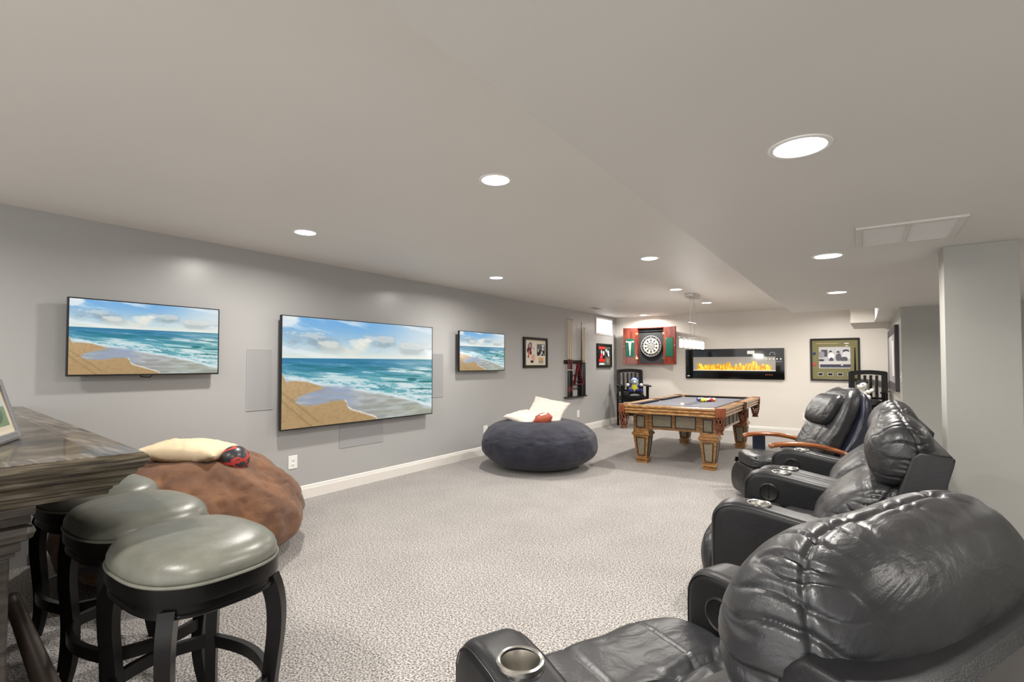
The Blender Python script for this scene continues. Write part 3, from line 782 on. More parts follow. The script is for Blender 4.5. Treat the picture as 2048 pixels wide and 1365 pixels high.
# cue rack and cues
t = thing('cue_rack', 'black wooden wall rack holding pool cues and ball triangle', 'cue rack', (XL, 8.345, .70), RZL)
MB().b2((0, -.03, .655), (.85, 0, .725), .004).build('top_rail', M['black'], t, smooth=False)
MB().b2((0, -.075, 0), (.85, 0, .022), .004).build('base_shelf', M['black'], t, smooth=False)
for x0, x1 in ((.235, .285), (.56, .70)):
    MB().b2((x0, -.022, .02), (x1, 0, .66), .003).build('upright', M['black'], t, smooth=False)
for z in (.17, .31, .43): MB().b2((.28, -.06, z), (.57, 0, z + .012), .002).build('ball_shelf', M['black'], t, smooth=False)
for x in (.09, .16, .23, .63, .72, .77): MB().tube([(x - .018, -.028, .69), (x - .02, -.065, .69)], .004, 6).tube([(x + .018, -.028, .69), (x + .02, -.065, .69)], .004, 6).build('cue_clip', M['brass'], t)
def cue(y, z0, L_, label, colors, sb=.0145):
    t = thing('pool_cue', label, 'pool cue', (XL + .052, y, z0), 0, 'cues standing in the wall rack')
    bl = L_ * .48
    MB().tube([(0, 0, bl), (0, 0, L_ - .02)], [sb * .75, .0065], 12).build('shaft', colors[0], t)
    MB().tube([(0, 0, L_ - .02), (0, 0, L_)], [.0068, .0062], 10).build('tip', M['black'], t)
    b = MB().tube([(0, 0, 0), (0, 0, bl)], [sb, sb * .78], 12).build('butt', colors[1], t)
    if colors[2]:
        MB().tube([(0, 0, .10), (0, 0, .19)], sb * 1.04, 12).build('butt_band', colors[2], b)
        MB().tube([(0, 0, bl - .20), (0, 0, bl)], [sb * .9, sb * .82], 12).build('forearm', colors[2], b)
        MB().tube([(0, 0, bl - .215), (0, 0, bl - .2)], sb * .95, 12).build('ring', M['white'], b)
red3 = (M['maple'], M['blackwood'], M['maroon'])
cue(8.43, .724, 1.50, 'maple cue with maroon forearm, leftmost in the wall rack', red3)
cue(8.505, .724, 1.495, 'maple cue with maroon forearm, middle of the left trio', red3)
cue(8.58, .724, 1.49, 'maple cue with maroon forearm, right one of the left trio', red3)
cue(8.985, .724, 1.46, 'all-black slim cue in the right half of the wall rack', (M['black'], M['black'], None))
cue(9.06, .724, 1.36, 'plain pale cue with black butt, right half of the rack', (M['maple'], M['plastic'], None), .017)
cue(9.13, .724, 1.36, 'plain pale cue with black butt, rightmost in the rack', (M['maple'], M['plastic'], None), .017)
# triangle hanging on the rack
t = MB()
tri = [(8.66, .955), (8.83, 1.37), (9.00, .955)]
for i in range(3):
    a, b = tri[i], tri[(i + 1) % 3]
    t.bar([(0, a[0], a[1]), (0, b[0], b[1])], .05, .016, side=(1, 0, 0))
for p in tri: t.tube([(-.025, p[0], p[1]), (.025, p[0], p[1])], .014, 12)
tag(t.build('ball_triangle', M['maroon'], loc=(XL + .058, 0, 0), smooth=False), 'dark red wooden ball triangle hanging on the cue rack', 'ball rack')

# ================================================================== BACK WALL
# dartboard cabinet
t = thing('dart_cabinet', 'open mahogany dartboard cabinet on the back wall', 'dartboard cabinet', (-3.762, YB, 1.745))
f = MB(); d = .10
for lo, hi in (((-.305, -d, -.412), (-.285, 0, .412)), ((.285, -d, -.412), (.305, 0, .412)), ((-.285, -d, .392), (.285, 0, .412)), ((-.285, -d, -.412), (.285, 0, -.392))): f.b2(lo, hi, .002)
f.build('cabinet_box', M['mahogany'], t, smooth=False)
MB().b2((-.285, -.02, -.392), (.285, 0, .392)).build('back_panel', M['cork'], t, smooth=False)
MB().b2((-.285, -.055, .33), (.285, -.02, .34)).b2((-.2, -.06, -.385), (-.08, -.03, -.378)).build('inner_shelf', M['cork'], t, smooth=False)
bd = MB(); CREAM, BLK = 1, 0
def ringseg(mb, r0, r1, y, fn, n=20, sub=4):
    for k in range(n):
        for s_ in range(sub):
            a0 = 2 * pi * (k - .5 + s_ / sub) / n; a1 = 2 * pi * (k - .5 + (s_ + 1) / sub) / n
            vs = [mb.bm.verts.new((r * sin(a), y, r * cos(a))) for r, a in ((r0, a0), (r0, a1), (r1, a1), (r1, a0))]
            ff = mb.bm.faces.new(vs); ff.material_index = fn(k)
bd.lathe([(.226, -.0), (.226, .036), (.170, .036), (.001, .036)], n=80, axis='y')
ringseg(bd, .012, .095, -.0375, lambda k: k % 2)
ringseg(bd, .095, .105, -.0375, lambda k: 1)
ringseg(bd, .105, .150, -.0375, lambda k: k % 2)
ringseg(bd, .150, .168, -.0375, lambda k: 1)
nums = [20, 1, 18, 4, 13, 6, 10, 15, 2, 17, 3, 19, 7, 16, 8, 11, 14, 9, 12, 5]
for k, v in enumerate(nums):
    a = 2 * pi * k / 20
    text_bm(bd, str(v), .032, Matrix.Translation((.194 * sin(a), -.0385, .194 * cos(a))) @ Matrix.Rotation(a, 4, 'Y') @ STAND, 0, CREAM)
bdo = bd.build('dartboard', [mat('board_black', (.015, .014, .014), .8), mat('board_cream', (.50, .46, .39), .9)], loc=(-3.762, YB - .021, 1.745), smooth=False, fixn=False)
tag(bdo, 'round black and cream dartboard hung inside the cabinet', 'dartboard')
rm = MB()
for rr in (.2245, .171, .150): rm.tube([(rr * sin(a * pi / 40), -.039, rr * cos(a * pi / 40)) for a in range(81)], .0026 if rr > .2 else .0010, 6, cap=False)
rm.build('wire_ring', M['white'], bdo)
for sx, pl in ((-1, True), (1, False)):
    dr = MB().b2((0, -.012, -.405), (.30 if sx < 0 else .31, .012, .405), .003)
    ang = R(180 - 32) if sx < 0 else R(-25)
    if sx < 0:
        o = MB().b2((-.30, -.012, -.405), (0, .012, .405), .003).build('door', M['mahogany'], t, loc=(-.305, -d, 0), rot=(0, 0, R(25)), smooth=False)
        X0 = -.255
    else:
        o = dr.build('door', M['mahogany'], t, loc=(.305, -d, 0), rot=(0, 0, R(-22)), smooth=False); X0 = .05
    bo = MB().b2((X0, -.017, -.235), (X0 + .20, -.0125, .17)).build('score_board', M['green'], o, smooth=False)
    for px in (X0 + .02, X0 + .18):
        for pz in (-.215, .15): MB().ball((px, -.018, pz), .005, 8, 6).build('pin', M['brass'], bo)
    if sx < 0:
        h = MB()
        h.b2((X0 + .02, -.024, .085), (X0 + .18, -.018, .105), .002); h.b2((X0 + .015, -.024, .09), (X0 + .035, -.018, .118), .002); h.b2((X0 + .165, -.024, .09), (X0 + .185, -.018, .118), .002)
        h.prism([(X0 + .07, .09), (X0 + .13, .09), (X0 + .115, -.09), (X0 + .085, -.09)], 'y', -.023, -.018); h.prism([(X0 + .088, -.09), (X0 + .112, -.09), (X0 + .106, -.21), (X0 + .094, -.21)], 'y', -.023, -.018)
        h.build('score_slider', M['white'], bo, smooth=False)
    for hz in (-.27, .27):
        hx = 0 if sx > 0 else -0
        MB().b2((-.03, -.016, hz - .022), (.02, -.0125, hz + .022), .001).build('hinge', M['brass'], o, smooth=False)
    kx = -.282 if sx < 0 else .29
    MB().ball((kx, -.018, 0), .008, 10, 8).build('knob', M['white'], o)

# electric fireplace
x0, x1, z0, z1 = -3.015, -1.17, 1.048, 1.657
w_, h_ = x1 - x0, z1 - z0
t = thing('electric_fireplace', 'wide black glass electric fireplace on the back wall, flames lit', 'fireplace', (x0, YB, z0))
ix0, ix1, iz0, iz1 = .155, w_ - .15, .170, .445
f = MB()
for lo, hi in (((0, -.055, 0), (ix0, -.045, h_)), ((ix1, -.055, 0), (w_, -.045, h_)), ((ix0, -.055, iz1), (ix1, -.045, h_)), ((ix0, -.055, 0), (ix1, -.045, iz0))): f.b2(lo, hi)
f.build('glass_front', mat('black_glass', (.004, .004, .004), .05, spec=.4), t, smooth=False)
MB().b2((.008, -.045, .008), (w_ - .008, 0, h_ - .008)).build('housing', M['nickel'], t, smooth=False)
picture('flame_window', paint_mesh('flame_picture', flames()), M['flame'], t, (ix0, -.0465, iz0), (ix1 - ix0, iz1 - iz0))
MB().b2((ix0, -.058, iz0 - .006), (ix1, -.05, iz0 + .006)).build('ember_ledge', M['trim'], t, smooth=False)
MB().b2((w_ * .648, -.057, h_ - .11), (w_ * .72, -.0552, h_ - .045)).build('paper_label', M['white'], t, smooth=False)
lg = MB().prism([(.03, .045), (.085, .045), (.085, .055), (.068, .066), (.062, .060), (.055, .070), (.045, .058), (.038, .062), (.03, .052)], 'y', -.0565, -.0552); lg.build('mountain_emblem', M['white'], t, smooth=False)
ic = MB()
for i in range(5):
    a = pi * i / 4
    ic.b2((w_ - .21 + .045 * cos(a), -.0565, h_ - .125 + .04 * sin(a)), (w_ - .21 + .045 * cos(a) + .012, -.0552, h_ - .125 + .04 * sin(a) + .012))
for i in range(5): ic.b2((w_ - .32 + i * .062, -.0572, h_ - .225), (w_ - .32 + i * .062 + .022, -.0552, h_ - .195))
ic.b2((w_ - .16, -.0565, h_ - .26), (w_ - .04, -.0552, h_ - .256))
ic.build('control_icons', M['white'], t, smooth=False)
for i in range(4): MB().lathe([(.006, 0), (.001, .002)], (w_ - .32 + i * .035, -.0552, .09), n=10, axis='y').build('indicator_light', emis('amber_led', (1, .25, .05), 0.4), t)

# framed pool-hall display
x0, x1, z0, z1 = -.745, .012, 1.045, 1.82
w_, h_ = x1 - x0, z1 - z0
t = thing('framed_display', 'large black framed olive display with pool photograph, on the back wall', 'picture', (x0, YB, z0))
frame_box(MB(), w_, h_, .028, .04).build('frame', M['black'], t, smooth=False)
MB().b2((.025, -.012, .025), (w_ - .025, -.002, h_ - .025)).build('mat_board', M['olive'], t, smooth=False)
ph = blobs(150, 110, (.72, .71, .72), [('r', 0, 0, 1, .25, (.74, .73, .74)), ('r', .08, .12, .28, .45, (.28, .26, .28)), ('e', .08, .35, .1, .16, (.55, .55, .58)), ('e', .38, .22, .05, .05, (.12, .12, .13)), ('e', .39, .28, .035, .04, (.85, .84, .83)), ('e', .40, .42, .10, .15, (.90, .90, .91)),
    ('e', .40, .62, .07, .12, (.25, .25, .28)), ('e', .62, .24, .05, .05, (.14, .14, .15)), ('e', .62, .31, .035, .04, (.80, .79, .78)), ('e', .63, .48, .09, .18, (.32, .32, .35)), ('e', .86, .2, .1, .08, (.16, .16, .17)), ('e', .88, .4, .14, .2, (.82, .82, .84)), ('e', .80, .58, .12, .12, (.30, .30, .32)),
    ('r', 0, .66, 1, .80, (.78, .77, .77)), ('r', .04, .81, 1, .96, (.20, .20, .26)), ('r', .70, .80, .77, .88, (.75, .73, .72)), ('r', .0, .96, 1, 1, (.72, .72, .74)), ('e', .07, .62, .1, .05, (.12, .12, .13))], .10, 12)
picture('photograph', paint_mesh('pool_ph', ph), M['picture'], t, (.135, -.0135, .225), (w_ * .64, h_ * .505))
MB().tube([(.10, -.017, h_ - .095), (w_ * .60, -.017, h_ - .095)], [.008, .005], 8).build('miniature_cue', M['maple'], t)
MB().tube([(w_ * .905, -.017, .19), (w_ * .905, -.017, .60)], [.014, .007], 8).build('miniature_cue', M['blackwood'], t)
MB().lathe([(.026, 0), (.026, .006), (.001, .010)], (.062, -.012, h_ * .645), n=20, axis='y').build('enamel_badge', mat('badge_blue', (.02, .03, .12), .3), t)
MB().lathe([(.028, 0), (.028, .006), (.001, .010)], (.065, -.012, h_ * .385), n=20, axis='y').build('enamel_badge', mat('badge_red', (.55, .05, .04), .3), t)
MB().b2((w_ * .70, -.016, h_ - .105), (w_ * .79, -.012, h_ - .09)).b2((w_ * .72, -.016, h_ - .145), (w_ * .77, -.012, h_ - .133)).build('small_trinket', M['white'], t, smooth=False)
for k in range(4):
    cx_ = .115 + k * .152
    c_ = MB().b2((cx_, -.016, .09), (cx_ + .085, -.012, .145)).build('small_card', M['nickel'], t, smooth=False)
    MB().b2((cx_ + .008, -.0175, .097), (cx_ + .077, -.0162, .138)).build('card_print', M['black'], c_, smooth=False)

# woven wall art on the alcove wall (local x runs away from the far corner)
t = thing('woven_wall_art', 'large grey woven wall hanging on the right alcove wall', 'wall art', (XR, 10.35, .98), -pi / 2)
L_, H_ = 1.95, .90
wv = MB(); 
for i in range(10):
    k = i * .011
    for lo, hi in (((k, -.045, k), (k + .007, -.002, H_ - k)), ((L_ - k - .007, -.045, k), (L_ - k, -.002, H_ - k)), ((k, -.045, k), (L_ - k, -.002, k + .007)), ((k, -.045, H_ - k - .007), (L_ - k, -.002, H_ - k))): wv.b2(lo, hi)
wv.build('frame_strips', mat('woven_strip', (.10, .085, .095), .6, var=.7, vscale=160), t, smooth=False)
MB().b2((.10, -.04, .10), (L_ - .10, -.002, H_ - .10)).build('woven_border', mat('weave', (.42, .41, .41), .8, bump=1, bscale=160, bdist=.004, col2=(.12, .11, .12), vscale=140), t, smooth=False)
MB().b2((1.25, -.046, .20), (L_ - .22, -.04, H_ - .20)).build('centre_panel', mat('pale_panel', (.62, .60, .58), .7), t, smooth=False)

# ================================================================== POOL TABLE
PX, PY = -2.025, 7.745
t = thing('pool_table', 'honey oak pool table with grey cloth in front of the fireplace', 'pool table', (PX, PY, 0))
HW, HL = .685, 1.34          # outer half sizes
# rails (local): 4 pieces with moulded outer profile
def rail(mb, a, b, nrm):
    """a,b: ends of the outer edge line at the top; nrm: outward"""
    a = Vector((*a, 0)); b = Vector((*b, 0)); n = Vector((*nrm, 0))
    prof = [(-.125, .775), (-.125, .800), (-.118, .806), (-.012, .808), (-.002, .802), (.0, .785), (-.006, .775), (-.022, .768), (-.010, .758), (-.006, .745), (-.012, .735), (-.026, .728), (-.014, .716), (-.012, .703), (-.022, .694), (-.034, .690), (-.125, .690)]
    A = [mb.bm.verts.new(a + n * d_ + Vector((0, 0, z))) for d_, z in prof]; B = [mb.bm.verts.new(b + n * d_ + Vector((0, 0, z))) for d_, z in prof]
    k = len(prof)
    for i in range(k): mb.bm.faces.new((A[i], A[(i + 1) % k], B[(i + 1) % k], B[i]))
    mb.bm.faces.new(A[::-1]); mb.bm.faces.new(B)
cr = .105
for a, b, n in (((-HW + cr, -HL), (HW - cr, -HL), (0, -1)), ((HW - cr, HL), (-HW + cr, HL), (0, 1)),
                ((HW, -HL + cr), (HW, -.06), (1, 0)), ((HW, .06), (HW, HL - cr), (1, 0)), ((-HW, HL - cr), (-HW, .06), (-1, 0)), ((-HW, -.06), (-HW, -HL + cr), (-1, 0))):
    mb = MB(); rail(mb, a, b, n); ro = mb.build('rail', M['oak_h'], t, smooth=True, angle=30)
    # dots inlaid
    for q in (.25, .5, .75):
        p = Vector(a).lerp(Vector(b), q) - Vector(n) * .06
        MB().lathe([(.006, .0), (.006, .0012), (.001, .0015)], (p.x, p.y, .8075), n=10).build('sight', M['creammat'], ro)
MB().b2((-HW + .13, -HL + .13, .745), (HW - .13, HL - .13, .776)).build('playing_surface', M['felt'], t, smooth=False)
cu = []
IW, IL = HW - .125, HL - .125
for a, b, n in (((-IW + .06, -IL), (IW - .06, -IL), (0, 1)), ((IW - .06, IL), (-IW + .06, IL), (0, -1)), ((IW, -IL + .06), (IW, -.055), (-1, 0)), ((IW, .055), (IW, IL - .06), (-1, 0)), ((-IW, IL - .06), (-IW, .055), (1, 0)), ((-IW, -.055), (-IW, -IL + .06), (1, 0))):
    a = Vector((*a, 0)); b = Vector((*b, 0)); n = Vector((*n, 0)); e = (b - a).normalized()
    mb = MB(); prof = [(-.002, .777), (-.002, .8065), (.035, .806), (.045, .798), (.03, .777)]
    A = [mb.bm.verts.new(a + n * d_ + e * max(0, d_) * .8 + Vector((0, 0, z))) for d_, z in prof]; B = [mb.bm.verts.new(b + n * d_ - e * max(0, d_) * .8 + Vector((0, 0, z))) for d_, z in prof]
    for i in range(5): mb.bm.faces.new((A[i], A[(i + 1) % 5], B[(i + 1) % 5], B[i]))
    mb.bm.faces.new(A[::-1]); mb.bm.faces.new(B); mb.build('cushion', M['felt_dark'], t, smooth=False)
# pockets
def pocket(x, y, corner):
    sx = 1 if x > 0 else -1; sy = 1 if y > 0 else -1
    mb = MB()
    if corner:
        c = Vector((sx * (HW - .055), sy * (HL - .055), 0)); a0 = math.atan2(sy, sx)
        pts = [Vector((HW * sx, (HL - cr) * sy)), Vector((HW * sx + .004 * sx, (HL - cr * .55) * sy)), Vector(((HW - cr * .25) * sx, (HL - cr * .25 + .01) * sy)), Vector(((HW - cr * .55) * sx, HL * sy + .004 * sy)), Vector(((HW - cr) * sx, HL * sy))]
        inner = [Vector(((HW - .115) * sx, (HL - cr) * sy)), Vector(((HW - .085) * sx, (HL - .075) * sy)), Vector(((HW - .075) * sx, (HL - .075) * sy)), Vector(((HW - .075) * sx, (HL - .085) * sy)), Vector(((HW - cr) * sx, (HL - .115) * sy))]
        zs = [.812, .812, .70, .672]
        n_ = 5
    else:
        pts = [Vector((HW * sx, -.06)), Vector((HW * sx + .012 * sx, -.03)), Vector((HW * sx + .015 * sx, 0)), Vector((HW * sx + .012 * sx, .03)), Vector((HW * sx, .06))]
        inner = [Vector(((HW - .12) * sx, -.06)), Vector(((HW - .05) * sx, -.03)), Vector(((HW - .045) * sx, 0)), Vector(((HW - .05) * sx, .03)), Vector(((HW - .12) * sx, .06))]
        n_ = 5
    top = [mb.bm.verts.new((p.x, p.y, .812)) for p in pts]; bot = [mb.bm.verts.new((p.x, p.y, .705 if 0 < i < 4 else .70)) for i, p in enumerate(pts)]
    low = [mb.bm.verts.new((p.x * .985, p.y * .992, .675 if i == 2 else .69)) for i, p in enumerate(pts)]
    inn = [mb.bm.verts.new((p.x, p.y, .812)) for p in inner]; inb = [mb.bm.verts.new((p.x, p.y, .68)) for p in inner]
    for i in range(n_ - 1):
        for A, B in ((inn, top), (top, bot), (bot, low), (low, inb), (inb, inn)):
            mb.bm.faces.new((A[i], A[i + 1], B[i + 1], B[i]))
    o = mb.build('pocket_casting', M['pocket'], t, angle=50)
    cx_ = (HW - .07) * sx if corner else (HW - .03) * sx; cy_ = (HL - .07) * sy if corner else 0
    nb = MB(); r0 = .062
    prof = [(r0, .69), (r0 * 1.02, .66), (r0 * .98, .62), (r0 * .8, .57), (r0 * .62, .545), (r0 * .55, .53), (r0 * .62, .50), (r0 * .70, .49)]
    for j in range(10):
        for dr in (1, -1):
            pth = [(cx_ + rr * cos(2 * pi * j / 10 + dr * q * .25), cy_ + rr * sin(2 * pi * j / 10 + dr * q * .25), z) for q, (rr, z) in enumerate(prof)]
            nb.tube(pth, .005, 6)
    nb.lathe([(r0 * .9, .53), (r0 * .75, .515), (r0 * .55, .52)], (cx_, cy_, .02), n=16); nb.lathe([(r0 * .45, .53), (r0 * .6, .49), (r0 * .66, .488)], (cx_, cy_, 0), n=14)
    nb.build('net', M['net'], o)
    ib = MB().lathe([(.052, .8), (.05, .66), (.02, .62), (.001, .62)], (cx_, cy_, 0), n=20, cap=False); ib.build('pocket_liner', M['black'], o)
for sx in (-1, 1):
    for sy in (-1, 0, 1): pocket(sx * HW, sy * HL, sy != 0)
# apron
AW, AL = .52, 1.09
ap = MB()
for lo, hi in (((-AW, -AL, .47), (AW, -AL + .03, .69)), ((-AW, AL - .03, .47), (AW, AL, .69)), ((-AW, -AL, .47), (-AW + .03, AL, .69)), ((AW - .03, -AL, .47), (AW, AL, .69))): ap.b2(lo, hi, .002)
ap.build('apron', M['oak'], t, smooth=False)
MB().b2((-HW + .12, -HL + .12, .69), (HW - .12, HL - .12, .745)).build('slate_bed', M['oak'], t, smooth=False)
def inlay(parent, cx_, cz_, w2, h2, side, off):
    """recessed looking metal panel with dark moulding on a vertical face; side: 'y-','y+','x-','x+'"""
    def bx(a0, a1, z0, z1, d0, d1, mb):
        if side == 'y-': mb.b2((a0, -off - d1, z0), (a1, -off - d0, z1), .0015)
        if side == 'y+': mb.b2((a0, off + d0, z0), (a1, off + d1, z1), .0015)
        if side == 'x+': mb.b2((off + d0, a0, z0), (off + d1, a1, z1), .0015)
        if side == 'x-': mb.b2((-off - d1, a0, z0), (-off - d0, a1, z1), .0015)
    m1 = MB(); b = .014
    bx(cx_ - w2, cx_ + w2, cz_ + h2 - b, cz_ + h2, 0, .008, m1); bx(cx_ - w2, cx_ + w2, cz_ - h2, cz_ - h2 + b, 0, .008, m1)
    bx(cx_ - w2, cx_ - w2 + b, cz_ - h2 + b, cz_ + h2 - b, 0, .008, m1); bx(cx_ + w2 - b, cx_ + w2, cz_ - h2 + b, cz_ + h2 - b, 0, .008, m1)
    o = m1.build('panel_moulding', M['bardark'], parent, smooth=False)
    m2 = MB(); bx(cx_ - w2 + b, cx_ + w2 - b, cz_ - h2 + b, cz_ + h2 - b, 0, .003, m2); m2.build('metal_inlay', M['mesh_panel'], o, smooth=False)
for sd in ('y-', 'y+'):
    for cx_ in (-.155, .155): inlay(t, cx_, .585, .135, .085, sd, AL)
for sd in ('x-', 'x+'):
    for k in range(6):
        inlay(t, -.65 + k * .26, .585, .105, .085, sd, AW)
def table_leg(sx, sy):
    cx_, cy_ = sx * .44, sy * 1.01
    mb = MB()
    def fr(z0, a0, z1, a1):
        v0 = [mb.bm.verts.new((cx_ + i * a0, cy_ + j * a0, z0)) for i, j in ((-1, -1), (1, -1), (1, 1), (-1, 1))]
        v1 = [mb.bm.verts.new((cx_ + i * a1, cy_ + j * a1, z1)) for i, j in ((-1, -1), (1, -1), (1, 1), (-1, 1))]
        for i in range(4): mb.bm.faces.new((v0[i], v0[(i + 1) % 4], v1[(i + 1) % 4], v1[i]))
        mb.bm.faces.new(v0[::-1]); mb.bm.faces.new(v1)
    fr(0, .072, .045, .072); mb.b2((cx_ - .088, cy_ - .088, .045), (cx_ + .088, cy_ + .088, .07), .008)
    fr(.07, .068, .385, .106); mb.b2((cx_ - .125, cy_ - .125, .385), (cx_ + .125, cy_ + .125, .41), .01); mb.b2((cx_ - .113, cy_ - .113, .41), (cx_ + .113, cy_ + .113, .425), .004)
    mb.b2((cx_ - .102, cy_ - .102, .425), (cx_ + .102, cy_ + .102, .69), .002)
    o = mb.build('leg', M['oak'], t, smooth=False)
    for sd in ('y-', 'y+', 'x-', 'x+'):
        # tapered inlay on the lower leg
        m1 = MB(); m2 = MB()
        def pt(u, z, dd):
            a = .068 + (z - .07) / (.385 - .07) * (.106 - .068)
            if sd == 'y-': return (cx_ + u * a, cy_ - a - dd, z)
            if sd == 'y+': return (cx_ + u * a, cy_ + a + dd, z)
            if sd == 'x-': return (cx_ - a - dd, cy_ + u * a, z)
            return (cx_ + a + dd, cy_ + u * a, z)
        z0, z1, u0, u1 = .105, .350, .62, .42
        for (a, b) in (((-u0, z0), (u0, z0)), ((-u0, z1), (u0, z1)), ((-u0, z0), (-u0, z1)), ((u0, z0), (u0, z1))):
            nrm = {'y-': (0, -1, 0), 'y+': (0, 1, 0), 'x-': (-1, 0, 0), 'x+': (1, 0, 0)}[sd]
            m1.bar([pt(a[0], a[1], .002), pt(b[0], b[1], .002)], .010, .012, side=nrm)
        mo = m1.build('panel_moulding', M['bardark'], o, smooth=False)
        q = [pt(-.5, z0 + .02, .0015), pt(.5, z0 + .02, .0015), pt(.5, z1 - .02, .0015), pt(-.5, z1 - .02, .0015)]
        m2.bm.faces.new([m2.bm.verts.new(p) for p in q]); m2.build('metal_inlay', M['mesh_panel'], o, smooth=False)
    inlay(o, cx_, .565, .062, .085, 'y-', -cy_ + .102) if sy < 0 else inlay(o, cx_, .565, .062, .085, 'y+', cy_ + .102)
    inlay(o, cy_, .565, .062, .085, 'x+', cx_ + .102) if sx > 0 else inlay(o, cy_, .565, .062, .085, 'x-', -cx_ + .102)
for sx in (-1, 1):
    for sy in (-1, 1): table_leg(sx, sy)

# balls
BR = .0286
zb = .7765 + BR
def ball(x, y, col, label, stripe=False):
    b = MB().ball((0, 0, 0), BR, 24, 16)
    m1 = mat('ball_' + label.split()[0], col, .12, coat=.5)
    for f_ in b.bm.faces:
        c = f_.calc_center_median(); f_.material_index = 1 if (stripe and abs(c.z) > BR * .55) else 0
    o = b.build('billiard_ball', [m1, M['ballwhite']], loc=(x, y, zb), rot=(random.uniform(-.6, .6), random.uniform(-.6, .6), 0))
    tag(o, label, 'billiard ball', 'racked billiard balls'); return o
M['ballwhite'] = mat('ball_white', (.85, .82, .72), .12, coat=.5)
random.seed(3)
cb = MB().ball((0, 0, 0), BR, 24, 16).build('cue_ball', M['ballwhite'], loc=(-1.955, 6.82, zb)); tag(cb, 'white cue ball alone on the near end of the grey cloth', 'billiard ball')
cols = [('yellow', (.85, .62, .04), 0), ('blue', (.02, .06, .35), 0), ('red', (.62, .03, .03), 1), ('purple', (.12, .03, .22), 1), ('black', (.01, .01, .01), 0), ('orange', (.8, .22, .02), 0),
        ('green', (.01, .20, .09), 0), ('yellow', (.85, .62, .04), 1), ('maroon', (.25, .02, .03), 0), ('red', (.62, .03, .03), 0), ('blue', (.02, .06, .35), 1), ('green', (.01, .20, .09), 1), ('purple', (.12, .03, .22), 0), ('orange', (.8, .22, .02), 1), ('maroon', (.25, .02, .03), 1)]
rows = ['front tip', 'second row', 'third row', 'fourth row', 'back row']; posn = {1: ['centre'], 2: ['left', 'right'], 3: ['left', 'middle', 'right'], 4: ['far left', 'inner left', 'inner right', 'far right'], 5: ['far left', 'inner left', 'centre', 'inner right', 'far right']}
k = 0
for r_ in range(5):
    for c_ in range(r_ + 1):
        nm, col, st = cols[[0, 6, 7, 1, 4, 3, 10, 11, 5, 9, 12, 2, 8, 14, 13][k]]; k += 1
        ball(-1.945 + (c_ - r_ / 2) * (2 * BR + .0006), 7.84 + r_ * (BR * 1.7325 + .0005), col, '%s %s billiard ball, %s of the rack, %s' % ('striped' if st else 'solid', nm, rows[r_], posn[r_ + 1][c_]), st)

# ================================================================== SPECTATOR CHAIRS
def spectator_chair(loc, rz, label, w_=.58):
    t = thing('spectator_chair', label, 'chair', loc, rz, 'tall slat-back billiard chairs')
    a = w_ / 2 - .025; d = .25; lm = M['blackwood']
    for sx in (-1, 1):
        MB().bar([(sx * a, d, 0), (sx * a, d, .68), (sx * a, d + .05, 1.21)], .045, .05, side=(1, 0, 0)).build('rear_post', lm, t, smooth=False)
        MB().b2((sx * a - .025, -d - .025, 0), (sx * a + .025, -d + .025, .875), .003).build('front_leg', lm, t, smooth=False)
        MB().bar([(sx * (a + .01), -d - .14, .885), (sx * (a + .01), -.05, .90), (sx * (a + .005), d + .02, .885)], .085, .024, side=(1, 0, 0)).build('armrest', lm, t, smooth=False)
        MB().prism([(-d - .025, .70), (-d - .055, .76), (-d - .10, .86), (-d - .025, .872)], 'x', sx * a - .012, sx * a + .012).build('corbel', lm, t, smooth=False)
        for z in (.16, .36, .50): MB().b2((sx * a - .012, -d, z), (sx * a + .012, d, z + .04), .002).build('side_rail', lm, t, smooth=False)
        MB().b2((sx * a - .012, -d, .56), (sx * a + .012, d, .66), .002).build('seat_rail', lm, t, smooth=False)
    MB().b2((-a, -d - .012, .55), (a, -d + .012, .655), .002).build('seat_rail', lm, t, smooth=False)
    MB().b2((-a, d - .012, .55), (a, d + .012, .655), .002).build('seat_rail', lm, t, smooth=False)
    MB().b2((-a, -d - .012, .26), (a, -d + .012, .31), .002).b2((-a, -d - .02, .30), (a, -d + .02, .315), .002).build('foot_rail', lm, t, smooth=False)
    MB().b2((-a, d - .01, .30), (a, d + .01, .34), .002).build('rear_rail', lm, t, smooth=False)
    n = 12; top = [(-a + 2 * a * i / n, d + .05, 1.185 + .022 * sin(pi * i / n)) for i in range(n + 1)]
    MB().bar(top, .025, .075, side=(0, 1, 0)).build('crest_rail', lm, t, smooth=False)
    MB().b2((-a, d + .002, .74), (a, d + .027, .78), .002).build('lower_back_rail', lm, t, smooth=False)
    for i in range(6):
        x = -a + .045 + (2 * a - .09) * i / 5
        MB().bar([(x, d + .014, .77), (x, d + .047, 1.155)], .042, .012, side=(1, 0, 0)).build('back_slat', lm, t, smooth=False)
    mb = MB()
    puffy(mb, [(-d + -.01, .665), (-d, .71), (-.1, .745), (.1, .745), (d - .03, .71), (d - .02, .665), (0, .655)], a - .03, n=40, m=24, p=5, q=2, gather=0, seamd=0, lump=.002)
    mb.build('seat_cushion', M['leather_flat'], t, rot=(0, 0, pi / 2))
    return t
spectator_chair((-4.03, 10.36, 0), R(33), 'tall black slat-back chair in the corner under the dartboard')
spectator_chair((.09, 10.38, 0), R(-6), 'tall black slat-back chair in the alcove behind the massage chair', .56)

